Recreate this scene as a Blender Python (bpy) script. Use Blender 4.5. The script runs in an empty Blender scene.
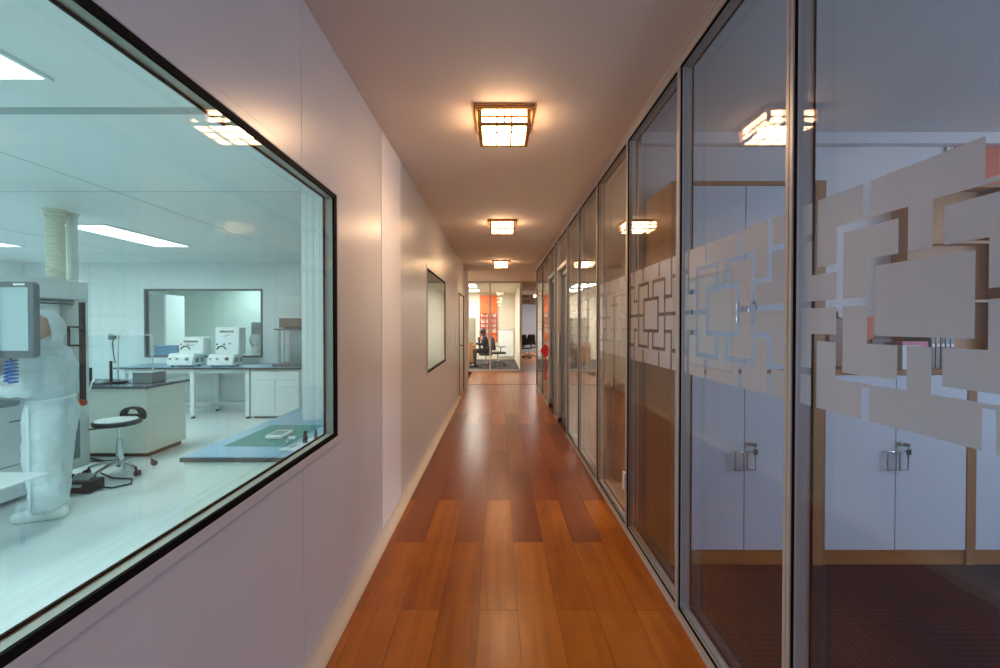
import bpy, bmesh, math, random
from math import sin, cos, pi, radians as R
from mathutils import Vector as V, Matrix
random.seed(7)
S = bpy.context.scene
COL = S.collection

# ------------------------------------------------------------------ materials
def new_mat(name):
    m = bpy.data.materials.new(name); m.use_nodes = True
    nt = m.node_tree; nt.nodes.clear()
    out = nt.nodes.new('ShaderNodeOutputMaterial')
    return m, nt, out
def N(nt, t, **kw):
    n = nt.nodes.new(t)
    for k, v in kw.items(): setattr(n, k, v)
    return n
def L(nt, a, b): nt.links.new(a, b)
def math_(nt, op, a, b=None):
    n = N(nt, 'ShaderNodeMath', operation=op)
    for i, x in enumerate((a, b)):
        if x is None: continue
        if hasattr(x, 'is_linked') or hasattr(x, 'links'): L(nt, x, n.inputs[i])
        else: n.inputs[i].default_value = x
    return n.outputs[0]
def mat(name, col, rough=.5, metal=0, var=.04, vscale=6, bump=0, bscale=40, spec=.5, stretch=(1,1,1), coat=0, trans=0):
    m, nt, out = new_mat(name)
    b = N(nt, 'ShaderNodeBsdfPrincipled')
    tc = N(nt, 'ShaderNodeTexCoord'); mp = N(nt, 'ShaderNodeMapping'); mp.inputs['Scale'].default_value = stretch
    L(nt, tc.outputs['Object'], mp.inputs[0])
    nz = N(nt, 'ShaderNodeTexNoise'); nz.inputs['Scale'].default_value = vscale; nz.inputs['Detail'].default_value = 4
    L(nt, mp.outputs[0], nz.inputs['Vector'])
    rp = N(nt, 'ShaderNodeValToRGB')
    lo = [max(0, c*(1-var)) for c in col]; hi = [min(1, c*(1+var)) for c in col]
    rp.color_ramp.elements[0].color = (*lo, 1); rp.color_ramp.elements[1].color = (*hi, 1)
    rp.color_ramp.elements[0].position = .3; rp.color_ramp.elements[1].position = .7
    L(nt, nz.outputs['Fac'], rp.inputs[0]); L(nt, rp.outputs[0], b.inputs['Base Color'])
    b.inputs['Roughness'].default_value = rough; b.inputs['Metallic'].default_value = metal
    b.inputs['Specular IOR Level'].default_value = spec
    b.inputs['Coat Weight'].default_value = coat
    if bump:
        n2 = N(nt, 'ShaderNodeTexNoise'); n2.inputs['Scale'].default_value = bscale; n2.inputs['Detail'].default_value = 3
        L(nt, mp.outputs[0], n2.inputs['Vector'])
        bp = N(nt, 'ShaderNodeBump'); bp.inputs['Strength'].default_value = bump; bp.inputs['Distance'].default_value = .01
        L(nt, n2.outputs['Fac'], bp.inputs['Height']); L(nt, bp.outputs[0], b.inputs['Normal'])
    L(nt, b.outputs[0], out.inputs[0])
    return m
def emit(name, col, s):
    m, nt, out = new_mat(name)
    e = N(nt, 'ShaderNodeEmission'); e.inputs[0].default_value = (*col, 1); e.inputs[1].default_value = s
    m.cycles.emission_sampling = 'NONE'   # the lamps' own light objects do the lighting
    L(nt, e.outputs[0], out.inputs[0]); return m
def glass(name, tint=(.97, .99, .98), refl=.04, rough=0.0):
    """clear sheet glass: straight-through transmission plus Schlick reflection on each face"""
    m, nt, out = new_mat(name)
    g = N(nt, 'ShaderNodeNewGeometry')
    d = N(nt, 'ShaderNodeVectorMath', operation='DOT_PRODUCT')
    L(nt, g.outputs['Normal'], d.inputs[0]); L(nt, g.outputs['Incoming'], d.inputs[1])
    c = math_(nt, 'ABSOLUTE', d.outputs['Value'])
    f = math_(nt, 'POWER', math_(nt, 'SUBTRACT', 1.0, c), 5.0)
    f = math_(nt, 'ADD', math_(nt, 'MULTIPLY', f, 1-refl), refl)
    t = N(nt, 'ShaderNodeBsdfTransparent'); t.inputs[0].default_value = (*tint, 1)
    gl = N(nt, 'ShaderNodeBsdfGlossy'); gl.inputs['Roughness'].default_value = rough
    mx = N(nt, 'ShaderNodeMixShader'); L(nt, f, mx.inputs[0]); L(nt, t.outputs[0], mx.inputs[1]); L(nt, gl.outputs[0], mx.inputs[2])
    L(nt, mx.outputs[0], out.inputs[0]); return m
def film_mat(name):
    m, nt, out = new_mat(name)
    d = N(nt, 'ShaderNodeBsdfDiffuse'); d.inputs[0].default_value = (.80, .75, .76, 1)
    t = N(nt, 'ShaderNodeBsdfTranslucent'); t.inputs[0].default_value = (.74, .74, .77, 1)
    x = N(nt, 'ShaderNodeMixShader'); x.inputs[0].default_value = .42
    L(nt, d.outputs[0], x.inputs[1]); L(nt, t.outputs[0], x.inputs[2])
    tr = N(nt, 'ShaderNodeBsdfTransparent'); y = N(nt, 'ShaderNodeMixShader'); y.inputs[0].default_value = .07
    L(nt, x.outputs[0], y.inputs[1]); L(nt, tr.outputs[0], y.inputs[2]); L(nt, y.outputs[0], out.inputs[0]); return m
def wood_mat(name, c0, c1, rough=.3, axis='Y', island=True, scale=1.0, coat=0.0, var=.5, bump=.03, knots=False):
    m, nt, out = new_mat(name)
    b = N(nt, 'ShaderNodeBsdfPrincipled')
    tc = N(nt, 'ShaderNodeTexCoord'); g = N(nt, 'ShaderNodeNewGeometry')
    mp = N(nt, 'ShaderNodeMapping')
    sc = {'X': (1.2, 16, 16), 'Y': (16, 1.2, 16), 'Z': (16, 16, 1.2)}[axis]
    mp.inputs['Scale'].default_value = tuple(s*scale for s in sc)
    add = N(nt, 'ShaderNodeVectorMath', operation='ADD')
    mul = N(nt, 'ShaderNodeVectorMath', operation='SCALE'); mul.inputs[0].default_value = (31, 17, 23)
    L(nt, g.outputs['Random Per Island'], mul.inputs['Scale'])
    L(nt, tc.outputs['Object'], add.inputs[0]); L(nt, mul.outputs[0], add.inputs[1]); L(nt, add.outputs[0], mp.inputs[0])
    n1 = N(nt, 'ShaderNodeTexNoise'); n1.inputs['Scale'].default_value = 1.0; n1.inputs['Detail'].default_value = 2.5; n1.inputs['Roughness'].default_value = .6; n1.inputs['Distortion'].default_value = .6
    L(nt, mp.outputs[0], n1.inputs['Vector'])
    n2 = N(nt, 'ShaderNodeTexNoise'); n2.inputs['Scale'].default_value = 6*scale; n2.inputs['Detail'].default_value = 3
    L(nt, add.outputs[0], n2.inputs['Vector'])
    rp = N(nt, 'ShaderNodeValToRGB')
    rp.color_ramp.elements[0].color = (*c0, 1); rp.color_ramp.elements[1].color = (*c1, 1)
    rp.color_ramp.elements[0].position = .25; rp.color_ramp.elements[1].position = .75
    kv = N(nt, 'ShaderNodeTexVoronoi'); kv.inputs['Scale'].default_value = 2.2*scale; L(nt, add.outputs[0], kv.inputs['Vector'])
    kn_ = math_(nt, 'MULTIPLY', math_(nt, 'MAXIMUM', math_(nt, 'SUBTRACT', .07, kv.outputs['Distance']), 0.0), -6.0 if knots else 0.0)
    s = math_(nt, 'ADD', math_(nt, 'MULTIPLY', n1.outputs['Fac'], .7), math_(nt, 'MULTIPLY', n2.outputs['Fac'], .3))
    s = math_(nt, 'ADD', s, kn_)
    if island:
        s = math_(nt, 'ADD', s, math_(nt, 'MULTIPLY', math_(nt, 'SUBTRACT', g.outputs['Random Per Island'], .5), var))
    L(nt, s, rp.inputs[0]); L(nt, rp.outputs[0], b.inputs['Base Color'])
    b.inputs['Specular IOR Level'].default_value = .36
    b.inputs['Roughness'].default_value = rough; b.inputs['Coat Weight'].default_value = coat; b.inputs['Coat Roughness'].default_value = .15
    if bump:
        bp = N(nt, 'ShaderNodeBump'); bp.inputs['Strength'].default_value = bump; bp.inputs['Distance'].default_value = .004
        L(nt, n1.outputs['Fac'], bp.inputs['Height']); L(nt, bp.outputs[0], b.inputs['Normal'])
    L(nt, b.outputs[0], out.inputs[0]); return m
def carpet_mat(name, c0, c1, tile=.5):
    """quarter-turned carpet tiles with fine ribs"""
    m, nt, out = new_mat(name)
    b = N(nt, 'ShaderNodeBsdfPrincipled'); tc = N(nt, 'ShaderNodeTexCoord')
    ck = N(nt, 'ShaderNodeTexChecker'); ck.inputs['Scale'].default_value = 1/tile
    L(nt, tc.outputs['Object'], ck.inputs['Vector'])
    sx = N(nt, 'ShaderNodeSeparateXYZ'); L(nt, tc.outputs['Object'], sx.inputs[0])
    n = N(nt, 'ShaderNodeTexNoise'); n.inputs['Scale'].default_value = 9; n.inputs['Detail'].default_value = 5
    L(nt, tc.outputs['Object'], n.inputs['Vector'])
    def ribs(o):
        a = math_(nt, 'SINE', math_(nt, 'MULTIPLY', o, 2*pi/.013)); bb = math_(nt, 'SINE', math_(nt, 'MULTIPLY', o, 2*pi/.031))
        return math_(nt, 'ADD', math_(nt, 'MULTIPLY', math_(nt, 'ADD', a, bb), .22), .35)
    mx = N(nt, 'ShaderNodeMix', data_type='FLOAT')
    L(nt, ck.outputs['Fac'], mx.inputs[0]); L(nt, ribs(sx.outputs[0]), mx.inputs[2]); L(nt, ribs(sx.outputs[1]), mx.inputs[3])
    f = math_(nt, 'MULTIPLY', mx.outputs[0], math_(nt, 'ADD', n.outputs['Fac'], .4))
    rp = N(nt, 'ShaderNodeValToRGB'); rp.color_ramp.elements[0].color = (*c0, 1); rp.color_ramp.elements[1].color = (*c1, 1)
    L(nt, f, rp.inputs[0]); L(nt, rp.outputs[0], b.inputs['Base Color']); b.inputs['Roughness'].default_value = .95
    b.inputs['Specular IOR Level'].default_value = .1
    bp = N(nt, 'ShaderNodeBump'); bp.inputs['Strength'].default_value = .5; bp.inputs['Distance'].default_value = .004
    L(nt, f, bp.inputs['Height']); L(nt, bp.outputs[0], b.inputs['Normal'])
    L(nt, b.outputs[0], out.inputs[0]); return m

M = {}
M['wall'] = mat('painted_steel_panel', (.56, .545, .57), .30, var=.015, vscale=2, bump=.012, bscale=25)
M['wallwhite'] = mat('white_panel', (.80, .78, .83), .45, var=.01)
M['ceil'] = mat('ceiling_paint', (.78, .71, .67), .8, var=.015, vscale=3, bump=.02, bscale=60)
M['cove'] = mat('cove_aluminium', (.58, .49, .40), .6, .05, var=.03)
M['alu'] = mat('anodised_aluminium', (.50, .48, .49), .38, .15, var=.03)
M['aludark'] = mat('dark_blue_grey_aluminium', (.16, .19, .23), .35, .5, var=.04)
M['black'] = mat('black_rubber', (.006, .005, .005), .7, var=.2, spec=.08)
M['spacer'] = mat('green_grey_spacer', (.50, .54, .50), .4, .1, var=.03)
M['glass'] = glass('partition_glass', (.95, .97, .98))
M['labglass'] = glass('lab_window_glass', (.978, .995, .99), .042)
M['clear'] = glass('acrylic', (.93, .97, .98), .05)
M['film'] = film_mat('frosted_film')
M['oak'] = wood_mat('light_laminate', (.22, .050, .002), (.44, .130, .007), .285, knots=True, coat=0, var=.20, bump=0)
M['merbau'] = wood_mat('dark_laminate', (.135, .026, .004), (.235, .055, .008), .285, coat=0, var=.35, bump=0)
M['groove'] = mat('plank_joint', (.05, .018, .006), .7)
M['cabwood'] = wood_mat('cabinet_veneer', (.30, .13, .045), (.46, .22, .09), .42, axis='Z', island=False)
M['cabwoodx'] = wood_mat('plinth_veneer', (.28, .11, .035), (.42, .19, .07), .42, axis='X', island=False)
M['lampwood'] = wood_mat('lamp_pine', (.42, .20, .06), (.60, .32, .11), .45, axis='X', island=False)
M['door'] = mat('white_laminate_door', (.66, .70, .78), .38, var=.012, vscale=2)
M['carpet'] = carpet_mat('purple_brown_carpet', (.013, .011, .015), (.050, .042, .057))
M['carpetgrey'] = carpet_mat('grey_carpet', (.035, .035, .038), (.14, .14, .15))
def paper_mat():
    """glowing shade paper that lets the light of the bulb inside through"""
    m, nt, out = new_mat('lamp_paper')
    e = N(nt, 'ShaderNodeEmission'); e.inputs[0].default_value = (1, .68, .39, 1); e.inputs[1].default_value = 40
    t = N(nt, 'ShaderNodeBsdfTransparent'); t.inputs[0].default_value = (1, .97, .92, 1)
    x = N(nt, 'ShaderNodeMixShader'); x.inputs[0].default_value = .6
    L(nt, e.outputs[0], x.inputs[1]); L(nt, t.outputs[0], x.inputs[2]); L(nt, x.outputs[0], out.inputs[0])
    m.cycles.emission_sampling = 'FRONT'; return m
M['paper'] = paper_mat()
M['labtube'] = emit('lab_light', (.80, .985, 1.0), 5)
M['offtube'] = emit('office_light', (1.0, .93, .80), 6)
M['labwall'] = mat('cleanroom_panel', (.76, .83, .84), .38, var=.012, vscale=2)
M['labceil'] = mat('cleanroom_ceiling', (.80, .87, .88), .42, var=.012, vscale=2)
M['labfloor'] = mat('cleanroom_vinyl', (.80, .87, .88), .28, var=.03, vscale=3, bump=.008, bscale=4)
M['seam'] = mat('seam_grey', (.36, .45, .46), .5)
M['bench'] = mat('pale_green_cabinet', (.72, .78, .71), .45, var=.015)
M['labwhite'] = mat('white_powder_coat', (.80, .86, .87), .35, var=.015)
M['darkedge'] = mat('dark_bench_edge', (.055, .07, .08), .4)
M['bluetop'] = mat('blue_bench_top', (.30, .50, .66), .35, var=.03)
M['greytop'] = mat('dark_bench_top', (.09, .12, .14), .25, var=.1)
M['greenmat'] = mat('green_cutting_mat', (.10, .32, .29), .6, var=.05, vscale=30)
M['whitepaper'] = mat('white_paper', (.85, .88, .90), .8)
M['steel'] = mat('chrome', (.70, .72, .73), .18, .95, var=.03)
M['brushed'] = mat('brushed_steel', (.48, .52, .53), .35, .8, var=.05, stretch=(1, 1, 20))
M['blackplastic'] = mat('black_plastic', (.025, .027, .03), .4, var=.15)
M['greyplastic'] = mat('grey_plastic', (.11, .14, .16), .4, var=.08)
M['midgrey'] = mat('mid_grey_plastic', (.26, .31, .33), .45, var=.05)
M['screen'] = mat('pale_screen', (.40, .53, .56), .18, var=.01)
M['hose'] = mat('cream_hose', (.80, .82, .68), .5, var=.03)
M['beige'] = mat('beige_panel', (.66, .64, .52), .5)
M['brownmetal'] = mat('brown_motor', (.16, .13, .11), .4, .4, var=.3, vscale=30)
M['bluebox'] = mat('blue_plastic', (.13, .36, .62), .4)
M['blue'] = mat('blue_cable', (.03, .12, .42), .4)
M['red'] = mat('red_plastic', (.55, .05, .03), .4)
M['yellow'] = mat('yellow_plastic', (.75, .50, .05), .4)
M['coverall'] = mat('white_coverall', (.66, .75, .78), .75, var=.05, vscale=12, bump=1.0, bscale=11)
M['seamwhite'] = mat('coverall_seam', (.80, .90, .92), .6)
M['shoe'] = mat('shoe_cover', (.84, .90, .90), .6, bump=.2, bscale=30)
M['skin'] = mat('skin', (.60, .36, .26), .5, var=.05)
M['hair'] = mat('dark_hair', (.02, .015, .013), .45, var=.3, vscale=40)
M['navy'] = mat('navy_jacket', (.02, .028, .045), .7, var=.2, bump=.3, bscale=20)
M['trouser'] = mat('dark_trousers', (.03, .028, .03), .8, var=.2)
M['orange'] = mat('orange_panel', (.80, .16, .035), .5, var=.04)
M['poster'] = mat('coral_board', (.62, .115, .06), .6, var=.04)
M['redlat'] = mat('red_lattice', (.55, .06, .03), .5)
M['cream'] = mat('cream_wall', (.78, .72, .60), .7, var=.015)
M['offwhite'] = mat('office_wall', (.66, .67, .70), .75, var=.015)
M['greygreen'] = mat('grey_green_metal', (.33, .32, .24), .5)
M['bluegrey'] = mat('blue_grey_wall', (.34, .37, .42), .7)
M['knot'] = mat('red_silk_cord', (.55, .015, .02), .5, var=.2, vscale=60, bump=.4, bscale=200)
M['root'] = wood_mat('carved_root', (.22, .11, .04), (.56, .36, .19), .55, axis='Z', island=False, bump=.4)
M['pink'] = mat('pink_print', (.75, .25, .38), .6)
M['brownhide'] = mat('reddish_brown_leather', (.20, .075, .045), .35, var=.15)
M['gold'] = mat('gold_print', (.45, .33, .10), .4, .4)
M['greydark'] = mat('sign_ink', (.03, .03, .04), .6)
M['maroon'] = mat('maroon_print', (.22, .03, .03), .6)

# ------------------------------------------------------------------ mesh builder
class MB:
    def __init__(s): s.v = []; s.f = []; s.mi = []; s.k = 0
    def add(s, vs, fs):
        b = len(s.v); s.v += [tuple(x) for x in vs]
        for f in fs: s.f.append([b+i for i in f]); s.mi.append(s.k)
        return s
    def box(s, x0, x1, y0, y1, z0, z1):
        x0, x1 = sorted((x0, x1)); y0, y1 = sorted((y0, y1)); z0, z1 = sorted((z0, z1))
        return s.add([(x0,y0,z0),(x1,y0,z0),(x1,y1,z0),(x0,y1,z0),(x0,y0,z1),(x1,y0,z1),(x1,y1,z1),(x0,y1,z1)],
                     [(0,3,2,1),(4,5,6,7),(0,1,5,4),(1,2,6,5),(2,3,7,6),(3,0,4,7)])
    def cyl(s, p0, p1, r0, r1=None, n=16):
        r1 = r0 if r1 is None else r1
        p0, p1 = V(p0), V(p1); d = (p1-p0).normalized()
        a = d.orthogonal().normalized(); b = d.cross(a)
        vs = [p0 + r0*(cos(2*pi*i/n)*a + sin(2*pi*i/n)*b) for i in range(n)] + [p1 + r1*(cos(2*pi*i/n)*a + sin(2*pi*i/n)*b) for i in range(n)]
        fs = [(i, (i+1) % n, n+(i+1) % n, n+i) for i in range(n)] + [tuple(range(n-1, -1, -1)), tuple(range(n, 2*n))]
        return s.add(vs, fs)
    def lathe(s, prof, c=(0, 0, 0), n=24):
        """prof: list of (r, z), bottom to top"""
        vs = []; m = len(prof)
        for r, z in prof: vs += [(c[0]+r*cos(2*pi*i/n), c[1]+r*sin(2*pi*i/n), c[2]+z) for i in range(n)]
        fs = [(j*n+i, j*n+(i+1) % n, (j+1)*n+(i+1) % n, (j+1)*n+i) for j in range(m-1) for i in range(n)]
        fs += [tuple(range(n-1, -1, -1)), tuple(range((m-1)*n, m*n))]
        return s.add(vs, fs)
    def ball(s, c, r, n=14, m=9, sc=(1, 1, 1)):
        c = V(c); vs = [c + V((0, 0, -r*sc[2]))]
        for j in range(1, m):
            t = -pi/2 + pi*j/m
            vs += [c + V((r*sc[0]*cos(t)*cos(2*pi*i/n), r*sc[1]*cos(t)*sin(2*pi*i/n), r*sc[2]*sin(t))) for i in range(n)]
        vs.append(c + V((0, 0, r*sc[2]))); e = len(vs)-1
        fs = [(0, 1+(i+1) % n, 1+i) for i in range(n)]
        fs += [(1+j*n+i, 1+j*n+(i+1) % n, 1+(j+1)*n+(i+1) % n, 1+(j+1)*n+i) for j in range(m-2) for i in range(n)]
        fs += [(e, 1+(m-2)*n+i, 1+(m-2)*n+(i+1) % n) for i in range(n)]
        return s.add(vs, fs)
    def cap(s, p0, r0, p1, r1, n=14):
        s.ball(p0, r0, n); s.ball(p1, r1, n)
        if (V(p1)-V(p0)).length > 1e-4: s.cyl(p0, p1, r0, r1, n)
        return s
    def tube(s, pts, r, n=8, closed=False):
        pts = [V(p) for p in pts]; m = len(pts); vs = []
        up = None
        for i, p in enumerate(pts):
            a = pts[(i-1) % m] if (closed or i > 0) else p
            b = pts[(i+1) % m] if (closed or i < m-1) else p
            d = (b-a).normalized()
            if up is None: up = d.orthogonal().normalized()
            up = (up - d*up.dot(d)); up = up.normalized() if up.length > 1e-6 else d.orthogonal().normalized()
            q = d.cross(up)
            rr = r[i] if isinstance(r, (list, tuple)) else r
            vs += [p + rr*(cos(2*pi*k/n)*up + sin(2*pi*k/n)*q) for k in range(n)]
        e = m if closed else m-1
        fs = [(j*n+k, j*n+(k+1) % n, ((j+1) % m)*n+(k+1) % n, ((j+1) % m)*n+k) for j in range(e) for k in range(n)]
        if not closed: fs += [tuple(range(n-1, -1, -1)), tuple(range((m-1)*n, m*n))]
        return s.add(vs, fs)
    def prism(s, poly, axis, a, b):
        """extrude a 2-D polygon along an axis: X -> (y,z), Y -> (x,z), Z -> (x,y)"""
        f = {'X': lambda p, t: (t, p[0], p[1]), 'Y': lambda p, t: (p[0], t, p[1]), 'Z': lambda p, t: (p[0], p[1], t)}[axis]
        n = len(poly)
        vs = [f(p, a) for p in poly] + [f(p, b) for p in poly]
        return s.add(vs, [(i, (i+1) % n, n+(i+1) % n, n+i) for i in range(n)] + [tuple(range(n-1, -1, -1)), tuple(range(n, 2*n))])
    def build(s, name, m, parent=None, bevel=0, smooth=35, seg=2, mods=None):
        me = bpy.data.meshes.new(name); me.from_pydata(s.v, [], s.f)
        for x in (m if isinstance(m, (list, tuple)) else [m]): me.materials.append(M[x] if isinstance(x, str) else x)
        for p, k in zip(me.polygons, s.mi): p.material_index = k
        bm = bmesh.new(); bm.from_mesh(me); bmesh.ops.recalc_face_normals(bm, faces=bm.faces); bm.to_mesh(me); bm.free()
        if smooth:
            for p in me.polygons: p.use_smooth = True
            me.set_sharp_from_angle(angle=R(smooth))
        me.update()
        o = bpy.data.objects.new(name, me); COL.objects.link(o)
        if parent is not None: o.parent = parent; o.matrix_parent_inverse = parent.matrix_basis.inverted()
        if bevel:
            b = o.modifiers.new('bevel', 'BEVEL'); b.width = bevel; b.segments = seg; b.limit_method = 'ANGLE'; b.angle_limit = R(40); b.harden_normals = False
        return o
def tag(o, label, cat, group=None, kind=None):
    o['label'] = label; o['category'] = cat
    if group: o['group'] = group
    if kind: o['kind'] = kind
    return o
def thing(name, loc, label, cat, group=None, kind=None):
    o = bpy.data.objects.new(name, None); COL.objects.link(o); o.location = loc; o.empty_display_size = .05
    o.matrix_basis = Matrix.Translation(loc)
    return tag(o, label, cat, group, kind)
def struct(mb, name, m, label, cat, **kw):
    return tag(mb.build(name, m, **kw), label, cat, kind='structure')
kids = lambda o: [c for c in bpy.data.objects if c.parent == o]
def dup(root, off, label, group=None):
    def cp(o, par):
        c = o.copy(); COL.objects.link(c)
        if par is None: c.matrix_basis = Matrix.Translation(off) @ o.matrix_basis
        else: c.parent = par; c.matrix_parent_inverse = o.matrix_parent_inverse.copy(); c.matrix_basis = o.matrix_basis.copy()
        for k in kids(o): cp(k, c)
        return c
    r = cp(root, None); r['label'] = label
    if group: r['group'] = group
    return r

def area(name, loc, rot, sx, sy, e, col):
    l = bpy.data.lights.new(name, 'AREA'); l.shape = 'RECTANGLE'; l.size = sx; l.size_y = sy; l.energy = e; l.color = col
    o = bpy.data.objects.new(name, l); COL.objects.link(o); o.location = loc; o.rotation_euler = rot; return o
# ------------------------------------------------------------------ key dimensions (metres; camera at x=0, y=0)
H = 1.45; CZ = 2.77; XL = -.793; XR = .888
GX = .905           # front panes of the right partition
LC = 2.49           # lab ceiling
END = 12.9

# ---- camera
cam = bpy.data.cameras.new('camera'); co = bpy.data.objects.new('camera', cam); COL.objects.link(co)
co.location = (0, 0, H); co.rotation_euler = (pi/2-math.atan(4.75/420), 0, 0)
cam.sensor_width = 36; cam.lens = 420/1000*36; cam.shift_x = .0015; cam.shift_y = -.00475; cam.clip_start = .02; cam.clip_end = 100
S.camera = co

# ------------------------------------------------------------------ corridor floor: planks
fl = MB(); w = .198; g = .0009
def plank(x0, x1, y0, y1, k):
    fl.k = k; fl.box(x0+g, x1-g, y0+g, y1-g, -.012, 0)
j = -6
for j in range(-5, 6):
    x0, x1 = -.099+.198*(j), .099+.198*(j)
    even = j % 2 == 0
    y = 2.118-4*1.3335 if even else 2.787-4*1.3335
    while y < END-.02:
        y1 = y+1.3335
        a, b = max(y, -2.4), min(y1, END-.02)
        cx0, cx1 = (max(x0, -.80), min(x1, .90)) if y1 < 10.4 else (x0, x1)
        dark = (3.40 < y < 6.0) if even else (2.70 < y < 6.7)
        if b > a+.02 and cx1 > cx0+.02: plank(cx0, cx1, a, b, 1 if dark else 0)
        y = y1
fl.k = 2; fl.box(-.80, .95, -2.4, END-.02, -.04, -.004)
floor = struct(fl, 'floor', ['oak', 'merbau', 'groove'], 'glossy laminate plank floor of the corridor, orange with a dark brown band', 'floor', smooth=0)
t = MB().box(-.80, 1.2, 10.15, 10.19, -.005, .004)
struct(t, 'trim_1', 'groove', 'thin dark threshold strip across the far end of the plank floor', 'threshold')

# ---- ceiling of the corridor and the end area
struct(MB().box(XL-.02, .98, -2.4, 10.3, CZ, CZ+.08).box(-4.2, 3, 10.3, END, CZ, CZ+.08), 'ceiling', 'ceil', 'plain painted corridor ceiling with wooden square lamps', 'ceiling', smooth=0)

# ------------------------------------------------------------------ left wall with two windows
W1 = (.455, 2.055); W2 = (4.66, 6.26); WZ = (.9035, 2.079)
wl = MB()
joints = [-1.0, .30, 1.70, 2.846, 3.40, 4.50, 6.45, 7.55, 8.42, 9.42]
br = sorted(set([-2.4, 10.3] + joints + list(W1) + list(W2)))
for a, b in zip(br, br[1:]):
    a2 = a+.0012 if a in joints else a; b2 = b-.0012 if b in joints else b
    if any(q[0]-.001 <= a and b <= q[1]+.001 for q in (W1, W2)):
        wl.box(XL-.055, XL, a2, b2, 0, WZ[0]); wl.box(XL-.055, XL, a2, b2, WZ[1], CZ)
    else: wl.box(XL-.055, XL, a2, b2, 0, CZ)
wall_left = struct(wl, 'wall_left', 'wall', 'satin grey steel panel wall left of the corridor, with flush windows', 'wall', smooth=0)
wb = MB()
struct(MB().box(XL-.001, XL+.003, 2.848, 3.398, .055, CZ), 'trim_2', 'wallwhite', 'plain white full-height panel between the two left windows', 'wall panel', smooth=0)
# coved skirting
pr = [(XL, 0)] + [(XL+.062-.06*sin(pi/2*i/8), .002+.06*(1-cos(pi/2*i/8))) for i in range(9)] + [(XL, .064)]
struct(MB().prism(pr, 'Y', -2.4, 8.4).prism(pr, 'Y', 9.50, 10.3), 'baseboard_left', 'cove', 'coved metal skirting along the foot of the left wall', 'skirting')

def flush_window(n, y0, y1, label):
    rim = MB(); e = .036
    for (a, b, c, d) in ((y0-e, y1+e, WZ[0]-e, WZ[0]), (y0-e, y1+e, WZ[1], WZ[1]+e), (y0-e, y0, WZ[0], WZ[1]), (y1, y1+e, WZ[0], WZ[1])):
        rim.box(XL-.004, XL+.006, a, b, c, d)
    o = tag(rim.build('window_%d' % n, 'wall', smooth=0, bevel=.003), label, 'window', kind='structure')
    def ring(x0, x1, wy, wz, m, nm):
        r = MB()
        r.box(x0, x1, y0, y1, WZ[0], WZ[0]+wz); r.box(x0, x1, y0, y1, WZ[1]-wz, WZ[1])
        r.box(x0, x1, y0, y0+wy, WZ[0]+wz, WZ[1]-wz); r.box(x0, x1, y1-wy, y1, WZ[0]+wz, WZ[1]-wz)
        return r.build(nm, m, o, smooth=0)
    ring(XL-.006, XL+.004, .030, .021, 'black', 'gasket')
    ring(XL-.050, XL-.006, .016, .012, 'spacer', 'spacer')
    ring(XL-.056, XL-.049, .022, .018, 'black', 'gasket')
    MB().box(XL-.006, XL-.001, y0+.012, y1-.012, WZ[0]+.01, WZ[1]-.01).build('glass_pane', 'labglass', o, smooth=0)
    MB().box(XL-.054, XL-.050, y0+.012, y1-.012, WZ[0]+.01, WZ[1]-.01).build('glass_pane', 'labglass', o, smooth=0)
flush_window(1, *W1, 'large black-edged window looking into the laboratory')
flush_window(2, *W2, 'black-edged window farther along the left wall, past the white panel')

# far door on the left wall
d1 = tag(MB().box(XL-.002, XL+.006, 8.46, 9.38, .004, 2.05).build('door_1', 'wall', smooth=0), 'flush grey door near the far end of the left wall', 'door', kind='structure')
fr = MB(); fr.box(XL-.002, XL+.022, 9.385, 9.50, 0, 2.09); fr.box(XL-.002, XL+.010, 8.42, 8.455, 0, 2.09); fr.box(XL-.002, XL+.010, 8.455, 9.385, 2.053, 2.09)
fr.build('door_frame', 'blackplastic', d1, smooth=0)
MB().cyl((XL+.006, 8.62, 1.02), (XL+.05, 8.62, 1.02), .009).cyl((XL+.05, 8.62, 1.02), (XL+.05, 8.74, 1.02), .009).build('handle', 'blackplastic', d1)
struct(MB().box(XL-.056, XL+.04, 10.3, 10.42, 0, CZ), 'trim_3', 'wallwhite', 'white end post where the left wall stops', 'trim', smooth=0)
# a small notice plate
tag(MB().box(XL-.001, XL+.004, 7.72, 7.98, 1.05, 1.42).build('notice_plate', 'wallwhite', bevel=.001), 'small pale notice plate on the left wall beyond the far window', 'sign')

# ------------------------------------------------------------------ right partition
top = MB().box(XR, XR+.070, -2.4, 9.95, CZ-.055, CZ).box(XR-.004, XR+.02, -2.4, 9.95, CZ-.012, CZ)
top.k = 1; top.box(XR+.004, XR+.014, -2.4, 9.95, CZ-.060, CZ-.0545).box(XR+.063, XR+.068, -2.4, 9.95, CZ-.062, CZ-.0545)
struct(top, 'trim_4', ['alu', 'black'], 'aluminium head rail of the right glass partition', 'rail', smooth=0)
bot = MB()
for a, b in ((-2.4, 5.50), (6.32, 6.70), (7.48, 9.95)):
    bot.k = 1; bot.box(XR+.004, XR+.014, a, b, .037, .042).box(XR+.063, XR+.068, a, b, .037, .044); bot.k = 0
    bot.box(XR, XR+.070, a, b, 0, .038); bot.box(XR-.006, XR+.012, a, b, 0, .014); bot.box(XR+.024, XR+.046, a, b, .038, .050)
struct(bot, 'trim_5', ['alu', 'black'], 'aluminium sill rail along the floor under the glass partition', 'rail', smooth=0)
MUL = [.54, 1.290, 2.086, 2.922, 3.81, 4.70]
FAR = [5.46, 6.36, 6.66, 7.52, 8.6, 9.9]
ordw = ['nearest', 'second', 'third', 'fourth', 'fifth', 'sixth', 'seventh', 'eighth', 'ninth', 'tenth', 'eleventh', 'twelfth', 'thirteenth']
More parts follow.
